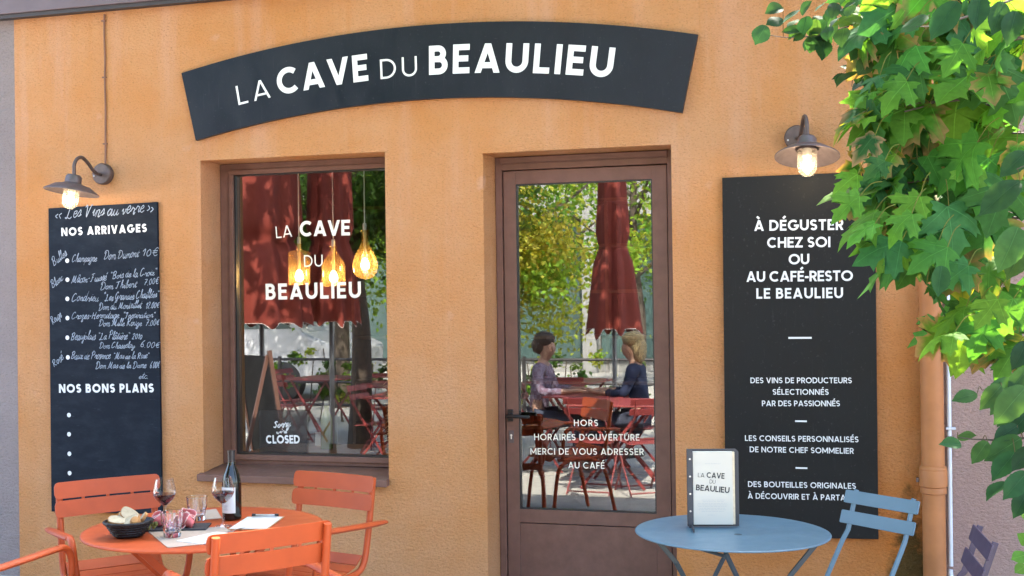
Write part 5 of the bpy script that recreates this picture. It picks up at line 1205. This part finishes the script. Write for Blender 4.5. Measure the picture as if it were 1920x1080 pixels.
def parasol(label, x, y, zb, zt, r, seed, keep=.62, drop=.09):
    rnd = random.Random(seed); t = thing('parasol', label, 'parasol', (x, y, 0), rnd.uniform(0, 6), 'closed red parasols on the terrace')
    b = MB(); nz, na = 26, 96; ph = rnd.uniform(0, 6); tr = MB()
    for i in range(nz + 1):
        u = i / nz
        for k in range(na):
            a = 2 * math.pi * k / na; ple = math.sin(a * (6 if keep < .7 else 10) + .9 * math.sin(a * 2 + ph) + .8 * u)
            base = r * (keep + (1 - keep) * (1 - u) ** 2.2) * min(1, (1 - u) * 7 + .22) ** .8 * (1 - .7 * (1 - keep) * u); tie = 1 - .25 * math.exp(-((u - .42) / .05) ** 2)
            rr = base * tie * (1 + (.17 if keep < .7 else .15) * ple * (1 - u * .6)); z = zb + (zt - zb) * u
            if i < 5: z -= (1 - i / 5) * drop * (max(0, ple) ** 1.5) * (1 + .3 * math.sin(a * 2 + ph))
            b.v.append(Vector((rr * math.cos(a), rr * math.sin(a), z)))
    for i in range(nz):
        for k in range(na): b.f.append((i * na + k, i * na + (k + 1) % na, (i + 1) * na + (k + 1) % na, (i + 1) * na + k))
    loop = [b.v[k] for k in range(na)]; flap = [p * 1.0 for p in loop]
    b.build('canvas', M['canvas'], t, True, fix=False, angle=3)
    tr.tube(loop + loop[:1], .0022, 5); tr.build('trim', M['trim'], t, True)
    b = MB(); b.tube([(0, 0, .05), (0, 0, zt + .08)], .024, 14); b.build('pole', mat('parasol_pole', (.2, .2, .21), .4, .6), t, True)
    b = MB(); b.lathe([(0, 0), (.30, 0), (.30, .03), (.05, .06), (.035, .25), (0, .25)], 28); b.build('base', M['black'], t, True)
parasol('closed red parasol mirrored in the door pane', -2.58, -5.75, 1.33, 3.35, .27, 1)
parasol('bright closed red parasol mirrored in the middle of the window', -5.12, -4.25, 1.46, 3.3, .26, 2, .84, .05)
parasol('shaded closed red parasol at the curtain side of the window', -5.62, -3.75, 1.46, 3.3, .44, 3, .86, .045)
def red_table(label, x, y, rz):
    t = thing('terrace_table', label, 'table', (x, y, 0), rz, 'red tables across the terrace')
    b = MB(); b.box(-.38, -.38, .722, .38, .38, .74); b.build('tabletop', M['red_metal'], t, bevel=.006)
    for a, s in ((-1, 1), (1, -1)):
        for k in (-.28, .28):
            b = MB(); b.bar([(.28 * a, k, .72), (.28 * s, k * .95, .01)], .024, .011, up=(0, 1, 0)); b.build('leg', M['red_metal'], t)
for i, (x, y, rz, lab) in enumerate([(-2.55, -4.55, .1, 'red table between the two seated people'), (-2.15, -3.75, .0, 'red table nearest the shop door'), (-3.2, -6.4, .2, 'red table in front of the railing'), (-5.0, -5.6, .1, 'red table behind the bright parasol'), (-4.3, -4.3, -.1, 'red table beside the easel board'), (-6.3, -6.6, .3, 'red table under the dark tree')]):
    red_table(lab, x, y, rz)
G = 'red folding chairs across the terrace'
proto = folding_chair('red folding chair at the table nearest the door', (-1.75, -3.2), (-.5, -.8), M['red_metal'], M['red_metal'], 'terrace_chair', G)
for lab, bx, by, fx, fy in [('red folding chair under the seated person in checked shirt', -3.28, -4.6, 1, .05), ('red folding chair under the seated fair haired person', -1.90, -4.5, -1, -.05), ('red folding chair turned to the railing table', -3.1, -5.7, -.1, -1), ('red folding chair facing the shop window', -5.3, -6.2, .3, 1), ('red folding chair beside the bright parasol', -4.4, -5.5, -1, 0), ('red folding chair under the dark tree', -6.6, -5.9, .3, -1), ('red folding chair pushed to the easel table', -4.9, -4.4, 1, .1), ('red folding chair with back to the shop', -2.3, -3.15, .1, -1), ('red folding chair in the sun beside the dark tree', -7.0, -6.9, 1, .3)]:
    f2 = Vector((fx, fy)).normalized(); dup(proto, lab, (bx + f2.x * .22, by + f2.y * .22, 0), facing(fx, fy))
# people at the terrace table
def skin_body(name, pts, edges, mt, parent, sub=2):
    me = bpy.data.meshes.new(name); me.from_pydata([p[:3] for p in pts], edges, []); me.materials.append(mt)
    o = bpy.data.objects.new(name, me); COL.objects.link(o); o.parent = parent
    sk = o.modifiers.new('skin', 'SKIN'); sk.use_smooth_shade = True
    if not me.skin_vertices: me.skin_vertices.new()
    for i, p in enumerate(pts): me.skin_vertices[0].data[i].radius = (p[3], p[4] if len(p) > 4 else p[3]); me.skin_vertices[0].data[i].use_root = i == 0
    s = o.modifiers.new('subsurf', 'SUBSURF'); s.levels = sub; s.render_levels = sub; return o
def person(label, loc, rz, shirt, trousers, haircol, long_hair, reach):
    """seated; local +Y is forward"""
    t = thing('person', label, 'person', loc, rz)
    skin = mat('skin', (.34, .19, .13), .5)
    body = [(0, 0, .50, .12, .09), (0, -.02, .68, .115, .08), (0, .02, .88, .13, .085), (0, .03, 1.00, .075), (0, .04, 1.06, .045), (0, .07, 1.13, .062, .075), (0, .075, 1.20, .07, .085), (0, .065, 1.27, .055, .065), (0, .155, 1.165, .014)]
    ed = [(0, 1), (1, 2), (2, 3), (3, 4), (4, 5), (5, 6), (6, 7), (6, 8)]
    for s in (-1, 1):
        i = len(body); body += [(s * .17, .02, .96, .05), (s * .24, .08, .76, .04), (s * .15, .34 if reach else .25, .77, .028), (s * .11, .42 if reach else .32, .775, .024)]; ed += [(3, i), (i, i + 1), (i + 1, i + 2), (i + 2, i + 3)]
        for f_ in (-1, 0, 1): body.append((s * .11 + f_ * .022, .50 if reach else .40, .768, .009)); ed.append((i + 3, len(body) - 1))
        body.append((s * .07, .45 if reach else .35, .775, .010)); ed.append((i + 3, len(body) - 1))
        i = len(body); body += [(s * .10, .04, .50, .085), (s * .11, .42, .49, .06), (s * .12, .40, .10, .042), (s * .12, .50, .04, .035)]; ed += [(0, i), (i, i + 1), (i + 1, i + 2), (i + 2, i + 3)]
    skin_body('body', body, ed, skin, t)
    sh_ = [(0, 0, .50, .135, .105), (0, -.02, .68, .13, .095), (0, .02, .88, .145, .10), (0, .03, 1.00, .085)]; e2 = [(0, 1), (1, 2), (2, 3)]
    for s in (-1, 1): i = len(sh_); sh_ += [(s * .17, .02, .96, .062), (s * .24, .08, .76, .05), (s * .17, .28 if reach else .2, .77, .038)]; e2 += [(3, i), (i, i + 1), (i + 1, i + 2)]
    skin_body('shirt', sh_, e2, shirt, t)
    tr_ = [(0, 0, .47, .14, .11)]; e3 = []
    for s in (-1, 1): i = len(tr_); tr_ += [(s * .10, .04, .50, .095), (s * .11, .42, .49, .07), (s * .12, .40, .14, .052)]; e3 += [(0, i), (i, i + 1), (i + 1, i + 2)]
    skin_body('trousers', tr_, e3, trousers, t)
    rn = random.Random(len(label)); hb = MB()
    def lump(cx, cy, cz, rx, ry, rz_):
        ph = rn.uniform(0, 6); o = len(hb.v)
        hb.lathe([(max(0, math.cos(R(q))), math.sin(R(q))) for q in range(-90, 91, 15)], 26, wob=lambda a, i: 1 + .07 * math.sin(9 * a + ph + i) + .05 * math.sin(17 * a + i * 2))
        hb.v[o:] = [Vector((cx + p.x * rx, cy + p.y * ry, cz + p.z * rz_)) for p in hb.v[o:]]
    lump(0, .045, 1.262, .092, .105, .078); lump(0, -.005, 1.20, .085, .075, .085)
    if long_hair: lump(0, -.015, 1.15, .086, .062, .12)
    hb.build('hair', mat('hair', haircol, .6, var=.5, vscale=60, bump=1.0, bscale=90), t, True)
def checked():
    m = mat('checked_cloth', (.4, .3, .4), .8); tt = NT(m); b = tt.n['Principled BSDF']; ck_ = tt.new('ShaderNodeTexChecker'); ck_.inputs['Scale'].default_value = 26
    tt.link(tt.coord(), ck_.inputs['Vector']); ck_.inputs['Color1'].default_value = (.22, .18, .24, 1); ck_.inputs['Color2'].default_value = (.14, .08, .12, 1); tt.link(ck_.outputs[0], b.inputs['Base Color']); return m
navy = mat('navy_cloth', (.010, .017, .05), .85, bump=1.0, bscale=22); jeans = mat('dark_trousers', (.03, .035, .06), .8)
person('short haired person in checked shirt leaning on a red table', (-3.08, -4.6, 0), facing(1, .05), checked(), jeans, (.05, .03, .02), False, True)
person('fair haired person in navy top seated at a red table', (-2.10, -4.5, 0), facing(-1, -.05), navy, jeans, (.36, .27, .13), True, True)
# railing with planting behind
M['iron'] = mat('dark_iron', (.05, .045, .045), .5, .3)
ra = thing('railing', 'dark iron railing with two rails along the terrace edge', 'railing', (-5, -8.0, 0))
for z in (.88, .58, .28):
    b = MB(); b.tube([(-6, 0, z), (4.2, 0, z)], .018, 8); b.build('rail', M['iron'], ra, True)
for i in range(7):
    b = MB(); b.box(-6 + i * 1.7 - .02, -.02, 0, -6 + i * 1.7 + .02, .02, .92); b.build('post', M['iron'], ra)
hg = thing('hedge', 'loose leafy hedge behind the iron railing', 'hedge', (-5, -8.5, 0))
c = far_crown((-1, 0, .65), (4.6, .22, .42), 5000, .055, LT[:3] + DK, random.Random(8), 90); c.build('foliage', M['leaf'], hg)
b = MB(); rnd = random.Random(8)
for i in range(40): x = rnd.uniform(-5.4, 3.4); b.tube([(x, 0, 0), (x + rnd.uniform(-.2, .2), rnd.uniform(-.1, .1), rnd.uniform(.6, 1.0))], .008, 5)
b.build('stem', M['bark'], hg, True)
# easel board
eb = thing('easel_board', 'black framed easel board leaning on the terrace', 'chalkboard', (-5.15, -3.05, 0), R(35))
b = MB(); b.box(-.30, -.02, .25, .30, .0, 1.2); b.move(Matrix.Rotation(R(-9), 4, 'X')); b.build('panel', M['slate_panel'], eb)
b = MB()
for x in (-.31, .31): b.bar([(x, -.01, 0), (x, .19, 1.24)], .035, .025, up=(1, 0, 0)); 
for x in (-.28, .28): b.bar([(x, .19, 1.2), (x, .5, 0)], .03, .02, up=(1, 0, 0))
b.build('frame', M['joinery'], eb)
# the glazed building across the street
M['teal'] = mat('teal_glazing', (.05, .085, .08), .15, spec=.7, var=.3, vscale=.6)
M['pale'] = mat('pale_render', (.24, .235, .225), .8, var=.1, vscale=2)
bl = thing('office_building', 'long pale building with teal glazing across the street', 'building', (-8, -19, 0))
b = MB(); b.box(-14, -6, 3.4, 18, 0, 7.2); b.box(-14, -6, 0, 18, -.3, 3.4); b.build('wall', M['pale'], bl)
for i in range(16):
    b = MB(); b.box(-13.6 + i * 2, -.26, .3, -12.0 + i * 2, -.2, 3.2); f_ = b.build('window', M['teal'], bl)
    b = MB(); b.box(-13.6 + i * 2, .003, 4.3, -12.2 + i * 2, .05, 6.1); b.build('window', M['teal'], bl)
for i in range(9):
    b = MB(); b.box(-13.95 + i * 4, -.15, 0, -13.65 + i * 4, .12, 3.397); b.build('pillar', M['pale'], bl)
b = MB(); b.add([(-14, 0, 7.2), (18, 0, 7.2), (18, -6, 7.2), (-14, -6, 7.2), (-13, -3, 9.0), (17, -3, 9.0)], [(0, 1, 5, 4), (3, 4, 5, 2), (0, 4, 3), (1, 2, 5)]); b.build('roof', M['roof'], bl)
# a white van in the street
vn = thing('parked_van', 'white van parked in the street beyond the hedge', 'van', (-10.5, -12.2, 0), R(4))
pv = [(-2.3, .35), (2.3, .35), (2.35, .9), (1.75, 1.15), (1.25, 1.9), (-2.25, 1.95), (-2.35, 1.0)]
b = MB(); b.prism(pv, -.9, .9); b.build('body', mat('van_paint', (.42, .42, .43), .25, coat=.6), vn, bevel=.06)
for s in (-1, 1):
    b = MB(); b.prism([(.1, 1.2), (1.55, 1.2), (1.18, 1.78), (.1, 1.78)], s * .905 - .004, s * .905 + .004); b.build('window', M['teal'], vn)
    for x in (-1.45, 1.4):
        b = MB(); b.lathe([(0, -.1), (.2, -.1), (.32, -.09), (.34, -.05), (.34, .05), (.32, .09), (.2, .1), (0, .1)], 28); b.move(Matrix.Translation((x, s * .82, .34)) @ Matrix.Rotation(R(90), 4, 'X')); b.build('wheel', M['black'], vn, True)
